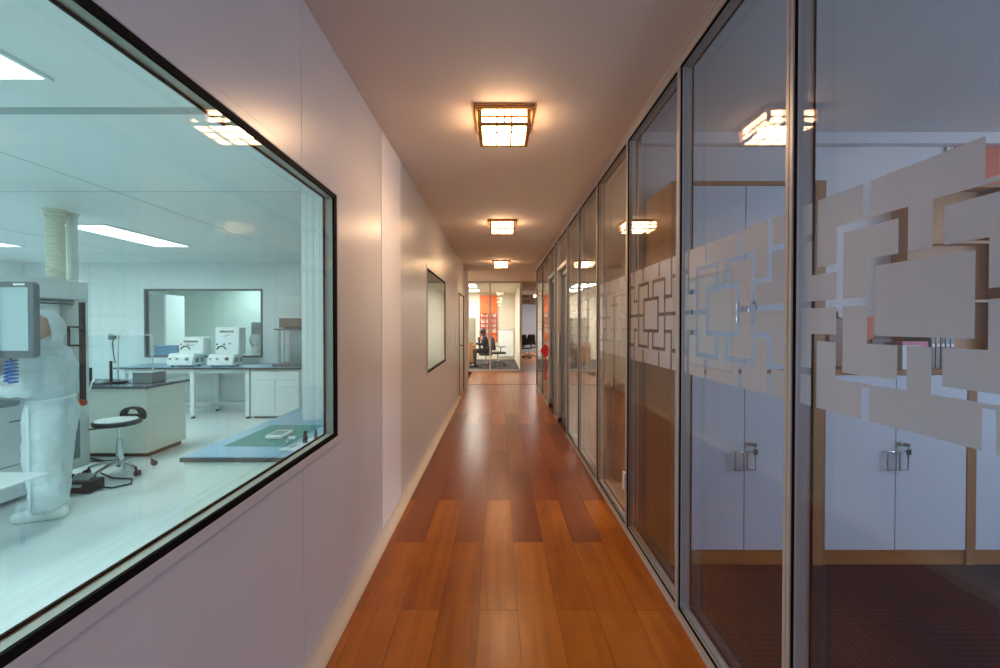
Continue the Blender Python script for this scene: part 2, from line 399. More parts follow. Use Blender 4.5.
for i, y in enumerate([-.25]+MUL+FAR):
    m_ = MB(); m_.box(XR, XR+.005, y-.015, y-.002, .038, CZ-.055); m_.box(XR, XR+.005, y+.002, y+.015, .038, CZ-.055)
    m_.box(XR+.002, XR+.006, y-.003, y+.003, .038, CZ-.055)
    m_.box(XR+.005, XR+.068, y-.0145, y+.0145, .038, CZ-.055)
    m_.k = 1; m_.box(XR+.005, XR+.014, y-.0165, y+.0165, .038, CZ-.055); m_.box(XR+.063, XR+.068, y-.018, y+.018, .05, CZ-.055)
    struct(m_, 'trim_%d' % (6+i), ['alu', 'black'], 'aluminium mullion of the glass partition, %s' % (['just behind the camera', 'beside the camera, beyond the picture edge'] + ['%s visible one from the camera' % q for q in ordw])[i], 'mullion', smooth=0)

def film_cells(y0, y1, yc, z0, z1, lw=.0225):
    """frosted band with clear lattice lines: keep every grid cell outside the lines"""
    h = lw/2; zc = (z0+z1)/2
    q, st, ux, ox, tk = .1175, .095, .213, .303, .132   # square half size, step, U reach, outer reach, ticks
    ub = .195
    lines = []
    def hl(a, b, z): lines.append((min(a, b)-h, max(a, b)+h, z-h*.9, z+h*.9))
    def vl(y, a, b): lines.append((y-h, y+h, min(a, b)-h*.9, max(a, b)+h*.9))
    hl(-q, q, st); hl(-q, q, -st); vl(-q, -st, st); vl(q, -st, st)
    for s in (-1, 1):
        hl(s*q, s*9, 0)
        for t in (-1, 1):
            vl(s*.038, t*st, t*ub); hl(s*.038, s*ux, t*ub); vl(s*ux, 0, t*ub)
            hl(s*ux, s*ox, t*st); vl(s*ox, t*st, t*9); hl(s*ox, s*9, t*ub)
            vl(s*tk, t*(ub+.03), t*9)
    Y = {y0, y1}; Z = {z0, z1}
    for a, b, c, d in lines:
        Y |= {min(max(yc+a, y0), y1), min(max(yc+b, y0), y1)}; Z |= {min(max(zc+c, z0), z1), min(max(zc+d, z0), z1)}
    Y = sorted(Y); Z = sorted(Z); mb = MB(); idx = {}
    def vid(x, i, k):
        if (x, i, k) not in idx: idx[x, i, k] = len(mb.v); mb.v.append((x, Y[i], Z[k]))
        return idx[x, i, k]
    for i in range(len(Y)-1):
        for k in range(len(Z)-1):
            cy, cz = (Y[i]+Y[i+1])/2-yc, (Z[k]+Z[k+1])/2-zc
            if any(a < cy < b and c < cz < d for a, b, c, d in lines): continue
            mb.f.append([vid(0, i, k), vid(0, i+1, k), vid(0, i+1, k+1), vid(0, i, k+1)]); mb.mi.append(0)
    return mb
def bay(n, a, b, label, z0=.045, z1=CZ-.05, film=True, yc=None):
    o = thing('window_%d' % n, (GX, (a+b)/2, 0), label, 'glass pane', kind='structure')
    MB().box(GX, GX+.006, a+.0225, b-.0225, z0, z1).build('glass_pane', 'glass', o, smooth=0)
    MB().box(GX+.047, GX+.051, a+.02, b-.02, z0, z1).build('glass_pane', 'glass', o, smooth=0)
    if film:
        fm = film_cells(a+.023, b-.023, yc if yc else (a+b)/2, 1.212, 1.803)
        f = fm.build('frosted_film', 'film', o, smooth=0)
        f.location.x = GX+.0072
        md = f.modifiers.new('solid', 'SOLIDIFY'); md.thickness = .0004; md.offset = 0
    return o
ys = [-.25]+MUL
for i, (a, b) in enumerate(zip(ys, ys[1:])):
    nm = ['glass bay beside the camera with frosted lattice band', 'clear glass bay with large frosted square in front of low white cabinet',
          'glass bay with frosted lattice in front of the tall white cabinet', 'glass bay with frosted lattice over the brown cabinet side',
          'glass bay beside the carved root, frosted lattice band', 'glass bay two panes before the near glass door'][i]
    bay(3+i, a, b, nm, yc=[.105, .911, 1.717, 2.52, 3.33, None][i])
bay(9, 4.70, 5.46, 'glass bay directly before the near glass door')
bay(10, 6.36, 6.66, 'slim glass bay between the two glass doors')
bay(11, 7.52, 8.6, 'glass bay just past the far glass door')
bay(12, 8.6, 9.9, 'last glass bay at the far end of the right partition')
def glass_door(n, a, b, label):
    o = thing('door_%d' % n, (XR+.05, (a+b)/2, 0), label, 'door', kind='structure')
    f = MB(); x0, x1 = XR+.055, XR+.095; e = .055
    f.box(x0, x1, a, a+e, .02, 2.24); f.box(x0, x1, b-e, b, .02, 2.24); f.box(x0, x1, a+e, b-e, .02, .13); f.box(x0, x1, a+e, b-e, 2.17, 2.24)
    f.build('door_leaf_frame', 'aludark', o, smooth=0)
    MB().box(x0+.016, x0+.024, a+e, b-e, .13, 2.17).build('glass_pane', 'glass', o, smooth=0)
    h = MB(); h.box(XR, XR+.085, a, b, 2.25, 2.30); h.box(XR+.02, XR+.095, a-.0, b, 2.24, 2.25)
    h.box(XR, XR+.095, a-.012, a, .0, 2.25); h.box(XR, XR+.095, b, b+.012, .0, 2.25)
    h.build('door_frame', 'alu', o, smooth=0)
    MB().box(GX, GX+.006, a+.012, b-.012, 2.30, CZ-.05).build('transom_pane', 'glass', o, smooth=0)
    hy = b-.03
    hd = MB().cyl((x0-.05, hy, .85), (x0-.05, hy, 1.35), .011); hd.cyl((x0-.05, hy, .92), (x0, hy, .92), .008).cyl((x0-.05, hy, 1.28), (x0, hy, 1.28), .008)
    hd.build('handle', 'steel', o)
glass_door(2, 5.50, 6.32, 'near glass door in dark aluminium frame on the right')
glass_door(3, 6.70, 7.48, 'far glass door in dark aluminium frame, red knot on its handle')
# red knot on the far door handle
kx, ky = XR-.004, 7.45
kn = thing('knot_ornament', (kx, ky, .40), 'red knotted cord ornament with long tassel hanging on glass door handle', 'ornament')
kx = XR-.055; b_ = MB(); s3 = .075
for i in range(-4, 5):
    o1 = i*.0165
    for sg in (1, -1):
        b_.tube([(kx+(u+o1*sg)*.62, ky+sg*.004*(-1)**k, .98+(u*sg-o1)*.95) for k in range(9) for u in [(-s3+k*s3/4)*.94]], .0085, 6)
b_.build('knot', 'knot', kn)
lp = MB()
for sg in (-1, 1):
    for zz in (.94, .98, 1.02):
        lp.tube([(kx+sg*(.045+.030*sin(pi*k/8)), ky, zz-.018+.036*k/8) for k in range(9)], .005, 6)
lp.tube([(kx, ky, 1.09), (kx+.02, ky, 1.16), (XR+.004, ky, 1.29)], .004, 6)
lp.build('cord_loops', 'knot', kn)
ts = MB(); ts.ball((kx, ky, .86), .018)
for i in range(12):
    a = 2*pi*i/12; r = .009 if i % 2 else .004
    ts.tube([(kx+r*cos(a), ky+r*sin(a), .85), (kx+1.4*r*cos(a), ky+1.4*r*sin(a), .66), (kx+1.7*r*cos(a), ky+1.7*r*sin(a), .46)], .004, 5)
ts.build('tassel', 'knot', kn)
# white box on the mullion
sk = tag(MB().box(XR-.016, XR, 2.90, 2.945, .30, .42).build('wall_switch', 'labwhite', bevel=.003), 'small white switch box on the mullion near the floor', 'switch')
MB().box(XR-.019, XR-.016, 2.91, 2.935, .33, .39).build('rocker', 'labwhite', sk, bevel=.001)

# ------------------------------------------------------------------ ceiling lamps
def ceiling_lamp(x, y, label):
    o = thing('ceiling_lamp', (x, y, CZ), label, 'lamp', 'square wooden corridor lamps')
    def ring(mb, r, wd, z0, z1):
        mb.box(x-r, x+r, y-r, y-r+wd, z0, z1); mb.box(x-r, x+r, y+r-wd, y+r, z0, z1); mb.box(x-r, x-r+wd, y-r+wd, y+r-wd, z0, z1); mb.box(x+r-wd, x+r, y-r+wd, y+r-wd, z0, z1)
    t = MB(); t.box(x-.183, x+.183, y-.183, y+.183, CZ-.012, CZ); ring(t, .176, .018, CZ-.030, CZ-.012); t.build('ceiling_plate', 'lampwood', o, bevel=.0015)
    zb = CZ-.117
    MB().box(x-.134, x+.134, y-.134, y+.134, zb+.006, CZ-.013).build('paper_shade', 'paper', o, smooth=0)
    f = MB(); ring(f, .161, .024, zb, zb+.014)
    for sx in (-1, 1):
        for sy in (-1, 1): f.box(x+sx*.148-.011, x+sx*.148+.011, y+sy*.148-.011, y+sy*.148+.011, zb+.014, CZ-.012)
    f.build('frame', 'lampwood', o, bevel=.0015)
    l = MB(); e = .0055; q = .1365
    for u in (-.045, .045):
        l.box(x+u-e, x+u+e, y-.138, y+.138, zb+.002, zb+.006); l.box(x-.138, x+.138, y+u-e, y+u+e, zb+.002, zb+.006)
    for u in (-.045, 0, .045):
        for sg in (-1, 1):
            l.box(x+u-e, x+u+e, y+sg*.134, y+sg*.138, zb+.014, CZ-.02); l.box(x+sg*.134, x+sg*.138, y+u-e, y+u+e, zb+.014, CZ-.02)
    zm = CZ-.058
    for sg in (-1, 1):
        l.box(x-.137, x+.137, y+sg*.134, y+sg*.138, zm-e, zm+e); l.box(x+sg*.134, x+sg*.138, y-.137, y+.137, zm-e, zm+e)
    l.build('lattice', 'lampwood', o, smooth=0)
    bo = area('tube', (x, y, CZ-.085), (0, 0, 0), .20, .20, BULB, (1, .66, .37)); bo.parent = o; bo.matrix_parent_inverse = o.matrix_basis.inverted()
    return o
BULB = 28
lamp = ceiling_lamp(.035, 2.70, 'square wooden lattice ceiling lamp, largest and nearest of three')
dup(lamp, (.015, 2.75, 0), 'square wooden lattice ceiling lamp, middle one of three')
dup(lamp, (.02, 6.1, 0), 'square wooden lattice ceiling lamp, farthest of three, above the corridor end')
dup(lamp, (.0, -4.65, 0), 'square wooden lattice ceiling lamp overhead at the camera, seen only reflected')

# ------------------------------------------------------------------ shell behind camera
struct(MB().box(XL-.1, .98, -2.46, -2.4, 0, CZ), 'wall_back', 'wallwhite', 'white wall closing the corridor behind the camera', 'wall', smooth=0)

# ------------------------------------------------------------------ right office
struct(MB().box(.953, 5.7, -2.4, 3.0, -.05, .001), 'floor.001', 'carpet', 'dark purple ribbed carpet tiles of the right office', 'floor', smooth=0)
struct(MB().box(.973, 5.7, -2.4, 3.0, CZ, CZ+.06), 'ceiling.001', mat('office_ceiling', (.74, .76, .80), .8, var=.015), 'pale ceiling over the right office', 'ceiling', smooth=0)
struct(MB().box(.985, 5.7, 2.96, 3.04, 0, CZ), 'wall_front', 'offwhite', 'white wall behind the cabinets in the right office', 'wall', smooth=0)
struct(MB().box(.985, 5.7, 2.90, 2.96, CZ-.075, CZ), 'trim_40', 'offwhite', 'pale cornice above the cabinets in the right office', 'cornice', smooth=0)
struct(MB().box(.973, 5.7, -2.46, -2.4, 0, CZ), 'wall_rear', 'offwhite', 'rear wall of the right office', 'wall', smooth=0)
rw = MB().box(5.7, 5.76, -2.4, 3.0, 0, .85).box(5.7, 5.76, -2.4, 3.0, 2.45, CZ).box(5.7, 5.76, -2.4, -1.9, .85, 2.45).box(5.7, 5.76, 1.8, 3.0, .85, 2.45)
struct(rw, 'wall_right', 'offwhite', 'outer wall of the right office with a wide window', 'wall', smooth=0)
wf = thing('window_20', (5.73, 0, .85), 'wide daylight window of the right office', 'window', kind='structure')
k_ = MB()
for y in (-1.9, -.68, .54, 1.75): k_.box(5.7, 5.76, y, y+.05, .85, 2.45)
k_.box(5.7, 5.76, -1.9, 1.8, .85, .9).box(5.7, 5.76, -1.9, 1.8, 2.40, 2.45)
k_.build('window_frame', 'alu', wf, smooth=0)
MB().box(5.725, 5.731, -1.86, 1.76, .9, 2.40).build('glass_pane', 'glass', wf, smooth=0)
DAY = area('daylight', (5.95, -.05, 1.85), (0, R(90), 0), 1.2, 3.7, 180, (.69, .81, 1.0))

# tall cabinet (behind second and third bays)
FY = 2.515; BY = 2.95
def handle_set(o, xg, z, side, key=True):
    """bow handle; with lock and keys on the right door"""
    x = xg+(.030 if side > 0 else -.042)
    pts = [(x-.024, FY-.001, z+.055), (x-.023, FY-.018, z+.055), (x, FY-.022, z+.058), (x+.023, FY-.020, z+.054), (x+.026, FY-.020, z), (x+.025, FY-.020, z-.054), (x+.004, FY-.020, z-.050), (x-.023, FY-.018, z-.056), (x-.024, FY-.001, z-.055)]
    MB().tube([(x-.023, FY-.019, z+.055), (x-.026, FY-.020, z), (x-.023, FY-.019, z-.055)], .0035, 8).cyl((x+.024, FY-.001, z+.054), (x+.024, FY-.02, z+.054), .0035, n=8).build('handle_bar', 'steel', o)
    MB().tube(pts, .0035, 8).build('handle', 'steel', o)
    if key:
        MB().cyl((x, FY-.001, z+.10), (x, FY-.022, z+.10), .012).box(x+.004, x+.028, FY-.030, FY-.020, z+.088, z+.111).build('lock', 'steel', o, bevel=.001)
        MB().cyl((x+.016, FY-.030, z+.09), (x+.016, FY-.032, z+.075), .002).box(x+.006, x+.030, FY-.036, FY-.029, z+.042, z+.074).box(x+.014, x+.019, FY-.034, FY-.031, z+.018, z+.042).build('key', 'blackplastic', o)
def doors(o, x0, xm, x1, z0, z1, hz):
    a = MB().box(x0, xm-.0025, FY, FY+.018, z0, z1).build('cabinet_door', 'door', o, bevel=.0015)
    b = MB().box(xm+.0025, x1, FY, FY+.018, z0, z1).build('cabinet_door', 'door', o, bevel=.0015)
    handle_set(a, xm, hz, -1, False); handle_set(b, xm, hz, 1)
ct = thing('storage_cabinet', (1.46, 2.73, 0), 'tall white two-door cabinet with wood trim behind the glass', 'cabinet', 'white office cabinets')
c_ = MB(); c_.box(1.03, 1.056, FY-.004, BY, 0, 2.305); c_.box(1.892, 1.956, FY-.002, BY, 0, 2.31); c_.box(1.056, 1.892, FY-.004, BY, 2.28, 2.305)
c_.box(1.056, 1.892, FY+.02, BY, .085, .10).box(1.056, 1.892, BY-.015, BY, .1, 2.28).box(1.056, 1.892, FY+.002, BY-.015, 1.155, 1.178)
c_.build('carcass', 'cabwood', ct, bevel=.001)
MB().box(1.056, 1.892, FY+.006, FY+.024, 0, .088).build('plinth', 'cabwoodx', ct, bevel=.001)
doors(ct, 1.058, 1.477, 1.890, .092, 1.153, .635)
doors(ct, 1.058, 1.477, 1.890, 1.181, 2.278, 1.52)
def low_cab(x0, x1, label):
    o = thing('storage_cabinet', ((x0+x1)/2, 2.73, 0), label, 'cabinet', 'white office cabinets')
    b = MB(); b.box(x0, x0+.004, FY-.0, BY, .0, 1.15); b.box(x1-.05, x1, FY-.003, BY, 0, 1.15); b.box(x0, x1-.05, BY-.015, BY, .09, 1.15); b.box(x0, x1-.05, FY+.02, BY, .085, .1)
    b.build('carcass', 'cabwood', o, bevel=.001)
    MB().box(x0, x1, FY-.008, BY, 1.15, 1.178).build('counter', 'cabwoodx', o, bevel=.001)
    MB().box(x0, x1-.05, FY+.006, FY+.024, 0, .088).build('plinth', 'cabwoodx', o, bevel=.001)
    doors(o, x0+.006, (x0+x1-.05)/2, x1-.053, .092, 1.146, .635)
    return o
low_cab(1.958, 2.865, 'low white two-door cabinet with wooden counter, keys in its lock')
low_cab(2.867, 3.774, 'low white cabinet cut by the right edge of the photo')
# wooden open case standing on the low cabinet
dc = thing('display_case', (3.08, 2.88, 1.178), 'brown wooden wall case above the low cabinets, under the red board', 'shelf')
e_ = MB(); e_.box(2.76, 2.785, 2.84, BY+.008, 1.25, 2.40); e_.box(3.40, 3.425, 2.84, BY+.008, 1.25, 2.40); e_.box(2.785, 3.40, 2.84, BY+.008, 2.375, 2.40); e_.box(2.785, 3.40, 2.935, BY+.008, 1.25, 2.375)
e_.build('carcass', 'cabwood', dc, bevel=.001)
for z in (1.60, 2.0): MB().box(2.785, 3.40, 2.86, 2.935, z, z+.02).build('shelf_board', 'cabwoodx', dc, bevel=.001)
# things on the counter
bag = thing('leather_case', (2.11, 2.68, 1.178), 'reddish brown rounded leather case standing on the counter', 'case')
bb = MB(); bb.prism([(2.11+.075*cos(a)*(1 if abs(cos(a)) < .9 else .98), 1.178+.16+.16*sin(a)) for a in [2*pi*i/28 for i in range(28)]], 'Y', 2.60, 2.70); bb.build('case_body', 'brownhide', bag, bevel=.012, seg=3)
MB().tube([(2.08, 2.65, 1.495), (2.085, 2.65, 1.53), (2.135, 2.65, 1.53), (2.14, 2.65, 1.495)], .006, 8).build('handle', 'blackplastic', bag)
bx = tag(MB().box(2.25, 2.34, 2.62, 2.70, 1.178, 1.44).build('gift_box', 'pink', bevel=.003), 'slim pinkish box standing on the counter', 'box')
MB().box(2.249, 2.341, 2.619, 2.701, 1.36, 1.50).build('lid', 'poster', bx, bevel=.003)
pt = thing('framed_print', (2.3, 2.62, 1.178), 'dark framed print with gold pattern on the counter', 'picture')
MB().box(2.30, 2.425, 2.585, 2.60, 1.178, 1.36).build('frame', 'blackplastic', pt, bevel=.002)
gp = MB()
for i in range(7): gp.tube([(2.315+.014*i, 2.584, 1.30+.02*sin(i*1.7)), (2.322+.014*i, 2.584, 1.325+.015*cos(i*2.1)), (2.330+.013*i, 2.584, 1.295)], .0022, 5)
gp.build('gold_pattern', 'gold', pt)
pk = tag(MB().box(2.44, 2.59, 2.535, 2.575, 1.178, 1.345).build('leaflet_holder', 'whitepaper', bevel=.002), 'white and pink packet standing before the display case', 'packet')
MB().box(2.438, 2.592, 2.533, 2.577, 1.325, 1.347).box(2.56, 2.592, 2.532, 2.578, 1.27, 1.325).build('pink_band', 'pink', pk)
for i in range(5):
    x = 2.70+.030*i
    bk = tag(MB().box(x, x+.027, 2.62, 2.80, 1.178, 1.37+.012*((i*3) % 4)).build('book', ['greyplastic', 'brownmetal', 'blackplastic', 'midgrey', 'greyplastic'][i], bevel=.002),
             'dark book standing on the low cabinet counter, %s from the left of five' % ordw[i].replace('nearest', 'first'), 'book', 'dark books on the low cabinet')
    MB().box(x+.005, x+.022, 2.618, 2.62, 1.31, 1.33).build('spine_label', 'whitepaper', bk)
# red board on the wall
rb = thing('wall_board', (3.6, 2.95, 2.42), 'coral red board high on the wall above the low cabinets', 'board')
MB().box(3.18, 4.2, 2.945, 2.958, 2.42, 2.69).build('panel', 'poster', rb, bevel=.002)
MB().box(3.135, 3.15, 2.943, 2.958, 2.42, 2.69).box(3.16, 3.172, 2.943, 2.958, 2.42, 2.69).box(3.135, 4.2, 2.943, 2.958, 2.405, 2.42).build('edge_strip', 'whitepaper', rb)

# ------------------------------------------------------------------ second office behind the partition
struct(MB().box(.953, 4.6, 3.04, 9.95, -.05, .0), 'floor.002', wood_mat('second_office_floor', (.36, .20, .10), (.52, .32, .17), .35, scale=1, bump=0), 'tan wooden floor of the second office', 'floor', smooth=0)
struct(MB().box(.973, 4.6, 3.04, 9.95, CZ, CZ+.06), 'ceiling.002', 'ceil', 'ceiling of the second office', 'ceiling', smooth=0)
struct(MB().box(4.6, 4.66, 3.0, 9.95, 0, CZ).box(.973, 4.6, 9.95, 10.01, 0, CZ), 'wall_east', 'cream', 'cream walls of the second office', 'wall', smooth=0)
struct(MB().box(1.0, 4.6, 3.04, 3.08, 0, CZ), 'wall_divider', 'cream', 'dividing wall of the second office', 'wall', smooth=0)
def strip_light(n, x0, x1, y0, y1, z, m, label, group, fm='labwhite'):
    o = thing('ceiling_light', ((x0+x1)/2, (y0+y1)/2, z), label, 'light', group)
    f = MB(); e = .02
    f.box(x0-e, x1+e, y0-e, y0, z-.012, z).box(x0-e, x1+e, y1, y1+e, z-.012, z).box(x0-e, x0, y0, y1, z-.012, z).box(x1, x1+e, y0, y1, z-.012, z)
    f.build('frame', fm, o, smooth=0)
    MB().box(x0, x1, y0, y1, z-.009, z-.001).build('diffuser', m, o, smooth=0)
    w_, c_ = {'labtube': (25, (.80, .985, 1)), 'offtube': (60, (1, .93, .80)), 'dimtube': (120, (1, .9, .82))}[m]
    a_ = area('tube', ((x0+x1)/2, (y0+y1)/2, z-.0095), (0, 0, 0), x1-x0, y1-y0, w_, c_); a_.parent = o; a_.matrix_parent_inverse = o.matrix_basis.inverted()
    return o
M['dimtube'] = emit('second_office_light', (1.0, .90, .82), 3)
strip_light(0, 3.2, 4.4, 3.3, 4.5, CZ, 'dimtube', 'added unseen ceiling light brightening the second office behind the glass', None)  # added lamp, kept out of view, to brighten the second office
# carved root
mb = MB(); random.seed(11)
base = V((1.16, 4.05, 0))
for i in range(9):
    a = 2*pi*i/9+random.random()*.4; r = .10+.05*random.random()
    p0 = base+V((cos(a)*r*1.1, sin(a)*r*1.3, .02)); p1 = base+V((cos(a+.5)*.07, sin(a+.5)*.09, .30)); p2 = base+V((cos(a+.9)*.075, sin(a+.9)*.10, .60)); p3 = base+V((cos(a+1.3)*.08, sin(a+1.3)*.12, .80+.06*random.random()))
    mb.cap(p0, .05, p1, .06, 10); mb.cap(p1, .06, p2, .055, 10); mb.cap(p2, .055, p3, .05, 10)
mb.ball(base+V((0, 0, .78)), .115, sc=(.9, 1.3, .7)); mb.ball(base+V((0, 0, .05)), .15, sc=(1, 1.2, .4))
rt = tag(mb.build('carved_root', 'root'), 'knobbly tan carved tree root standing behind the glass', 'carving')
md = rt.modifiers.new('remesh', 'REMESH'); md.mode = 'VOXEL'; md.voxel_size = .012; md.use_smooth_shade = True
md = rt.modifiers.new('smooth', 'SMOOTH'); md.iterations = 3

# ------------------------------------------------------------------ end area and far office
struct(MB().box(-4.2, -.80, 10.3, END-.02, -.04, 0).box(1.09, 3.0, 10.0, END-.02, -.04, 0).box(.70, 3.0, END-.02, 22.0, -.04, -.001), 'floor.003', wood_mat('end_floor', (.30, .10, .015), (.48, .19, .04), .285, coat=0, scale=1, bump=0), 'orange wooden floor beyond the corridor end', 'floor', smooth=0)
struct(MB().box(-4.2, .68, END+.02, 17.6, -.04, 0), 'floor.004', 'carpetgrey', 'dark grey carpet of the far office', 'floor', smooth=0)
struct(MB().box(-4.2, 3.0, END, 22.0, CZ, CZ+.06), 'ceiling.003', 'cream', 'ceiling over the far office', 'ceiling', smooth=0)
struct(MB().box(-4.2, .72, 17.5, 17.6, 0, CZ).box(-4.26, -4.2, 10.3, 17.6, 0, CZ).box(.68, .72, END+.05, 17.5, 0, CZ), 'wall_far', 'cream', 'bright cream walls of the far office', 'wall', smooth=0)
struct(MB().box(.72, 3.06, 22.0, 22.06, 0, CZ).box(3.0, 3.06, 10.0, 22.0, 0, CZ), 'wall_end', 'bluegrey', 'blue grey wall far beyond the opening', 'wall', smooth=0)
struct(MB().box(-4.2, XL-.06, 10.24, 10.30, 0, CZ), 'wall_return', 'cream', 'return wall at the corridor end', 'wall', smooth=0)
gp_ = thing('window_30', (-.1, END, 0), 'glass partition closing the far end of the corridor', 'glass partition', kind='structure')
f = MB()
for x in (-2.4, -1.6, -.93, -.255, .675): f.box(x-.025, x+.025, END-.03, END+.03, .06, CZ-.05)
f.box(-4.2, .70, END-.03, END+.03, 0, .06).box(-4.2, .70, END-.03, END+.03, CZ-.05, CZ)
f.build('window_frame', 'alu', gp_, smooth=0)
for a, b in ((-2.4, -1.6), (-1.6, -.93), (-.93, -.255), (-.255, .675)): MB().box(a+.02, b-.02, END-.004, END+.004, .05, CZ-.04).build('glass_pane', 'glass', gp_, smooth=0)
n = 0
for (x0, y0) in ((-1.35, 13.6), (-1.35, 15.6), (-3.2, 13.6), (-3.2, 15.6)):
    n += 1
    strip_light(0, x0, x0+.6, y0, y0+1.2, CZ, 'offtube', 'bright ceiling panel in the far office, %s' % ['right near', 'right far', 'left near', 'left far'][n-1], 'far office ceiling panels')
strip_light(0, -2.6, -2.0, 11.0, 12.2, CZ, 'offtube', 'added unseen ceiling panel around the corner, brightening the corridor end', None)  # extra lamp put in out of sight to lift the far corridor
strip_light(0, 1.5, 2.7, 18.5, 20.3, CZ, 'dimtube', 'ceiling light beyond the far opening', None)
# red lattice screen on the far office wall
ls = thing('lattice_screen', (-.4, 17.44, .75), 'orange and red lattice panel on the far office wall', 'panel')
MB().box(-.78, -.06, 17.43, 17.47, 1.92, 2.66).build('top_panel', 'orange', ls, bevel=.003)
MB().box(-.36, -.06, 17.43, 17.47, .75, 1.12).build('lower_panel', 'orange', ls, bevel=.003)
la = MB(); z0, z1 = .75, 1.92
for x in (-.76, -.55, -.42, -.29, -.08): la.box(x-.018, x+.018, 17.42, 17.46, z0, z1)
for z in (1.05, 1.32, 1.5, 1.75): la.box(-.78, -.06, 17.42, 17.46, z-.018, z+.018)
la.box(-.65, -.615, 17.42, 17.46, 1.05, 1.32).box(-.2, -.165, 17.42, 17.46, 1.5, 1.75).box(-.65, -.615, 17.42, 17.46, 1.6, 1.92)
la.build('lattice', 'redlat', ls, smooth=0)
wbd = thing('wall_board', (.28, 17.48, .1), 'low white board against the far office wall', 'board')
MB().box(0.0, .62, 17.44, 17.49, .12, 1.22).build('panel', 'whitepaper', wbd, bevel=.004)
MB().box(-.01, .63, 17.43, 17.495, 1.22, 1.245).build('top_rail', 'alu', wbd, bevel=.002)
# desk unit with grey-green cabinet
du = thing('wooden_pedestal', (-1.15, 15.6, 0), 'brown wooden low unit at the left of the far office', 'cabinet')
MB().box(-1.55, -.84, 15.3, 15.8, .06, .78).build('carcass', 'cabwoodx', du, bevel=.004)
MB().box(-1.52, -.87, 15.28, 15.3, .10, .74).build('cabinet_door', 'cabwoodx', du, bevel=.003)
MB().box(-1.50, -.9, 15.33, 15.78, 0, .06).build('plinth', 'blackplastic', du)
fc = thing('filing_cabinet', (-1.15, 15.6, .78), 'grey green metal filing cabinet on the brown wooden unit', 'cabinet')
MB().box(-1.5, -.86, 15.32, 15.78, .78, 1.70).build('carcass', 'greygreen', fc, bevel=.004)
for z in (.80, 1.10, 1.40): MB().box(-1.48, -.88, 15.305, 15.32, z, z+.28).build('drawer', 'greygreen', fc, bevel=.003)

# office chair
def office_chair(x, y, rz, label, group):
    o = thing('office_chair', (0, 0, 0), label, 'chair', group)
    for i in range(5):
        a = 2*pi*i/5
        l = MB().tube([(0, 0, .10), (.16*cos(a), .16*sin(a), .10), (.29*cos(a), .29*sin(a), .075)], [.022, .018, .014], 8).build('leg', 'blackplastic', o)
        MB().cyl((.29*cos(a)-.018*sin(a), .29*sin(a)+.018*cos(a), .03), (.29*cos(a)+.018*sin(a), .29*sin(a)-.018*cos(a), .03), .03).cyl((.29*cos(a), .29*sin(a), .04), (.29*cos(a), .29*sin(a), .08), .008).build('caster', 'blackplastic', l)
    MB().cyl((0, 0, .09), (0, 0, .40), .026).build('column', 'steel', o)
    MB().prism([(-.23, -.22), (.23, -.22), (.25, 0), (.23, .22), (-.23, .22), (-.24, 0)], 'Z', .41, .48).build('seat', 'blackplastic', o, bevel=.025, seg=3)
    bk = MB(); n = 10
    vs = []
    for j in range(7):
        for i in range(n+1):
            u = -1+2*i/n; z = .56+.46*j/6; ww = .21*(1-.25*(j/6)**3)
            vs.append((u*ww, .20+.06*(j/6)-.035*(1-u*u)*0+.03*-(1-u*u)*-1, z))
    fs = [(j*(n+1)+i, j*(n+1)+i+1, (j+1)*(n+1)+i+1, (j+1)*(n+1)+i) for j in range(6) for i in range(n)]
    bk.add(vs, fs); b = bk.build('backrest', 'blackplastic', o); sd = b.modifiers.new('solid', 'SOLIDIFY'); sd.thickness = .035
    MB().tube([(0, .05, .42), (0, .22, .44), (0, .27, .60)], .02, 8).build('back_support', 'blackplastic', o)
    for s in (-1, 1):
        MB().tube([(s*.20, .02, .44), (s*.29, .02, .45), (s*.30, .04, .62), (s*.30, -.02, .67), (s*.30, -.16, .67), (s*.29, .12, .67)], .015, 8).build('armrest', 'blackplastic', o)
    o.matrix_basis = Matrix.Translation((x, y, 0)) @ Matrix.Rotation(rz, 4, 'Z')
    return o
C1 = office_chair(-.42, 14.2, R(90), 'black office chair occupied by the person in the far office', 'black office chairs')
C2 = office_chair(-.02, 14.9, R(115), 'empty black swivel chair beside the far office person', 'black office chairs')
for i, (x, y, r, lb) in enumerate(((1.12, 17.9, 20, 'black chair in the far opening, nearest the corridor'), (1.35, 18.6, 200, 'black chair in the far opening, right behind another'), (.95, 19.6, 150, 'black chair deepest inside the far opening'))):
    c = dup(C1, (0, 0, 0), lb, 'chairs beyond the far opening'); c.matrix_basis = Matrix.Translation((x, y, 0)) @ Matrix.Rotation(R(r), 4, 'Z')
# hanging signs
for (x0, x1, y, z0, z1, m, lb) in ((.80, 1.35, 15.2, 2.18, 2.42, 'whitepaper', 'white hanging sign with dark lettering above the far opening'), (.86, 1.36, 16.4, 2.44, 2.62, 'wallwhite', 'pale hanging sign with maroon lettering behind the white sign')):
    s_ = thing('hanging_sign', ((x0+x1)/2, y, z0), lb, 'sign', None)
    MB().box(x0, x1, y-.012, y+.012, z0, z1).build('board', m, s_, bevel=.003)
    q = MB()
    for i in range(5):
        a = x0+.04+.055*i
        q.box(a, a+.038, y-.016, y-.012, z0+.10, z0+.115).box(a+.014, a+.024, y-.016, y-.012, z0+.06, z0+.16).box(a, a+.038, y-.016, y-.012, z0+.05, z0+.062)
    q.build('lettering', 'greydark' if m == 'whitepaper' else 'maroon', s_)
    for hx in (x0+.06, x1-.06): MB().cyl((hx, y, z1), (hx, y, CZ), .004).build('hanger', 'steel', s_)
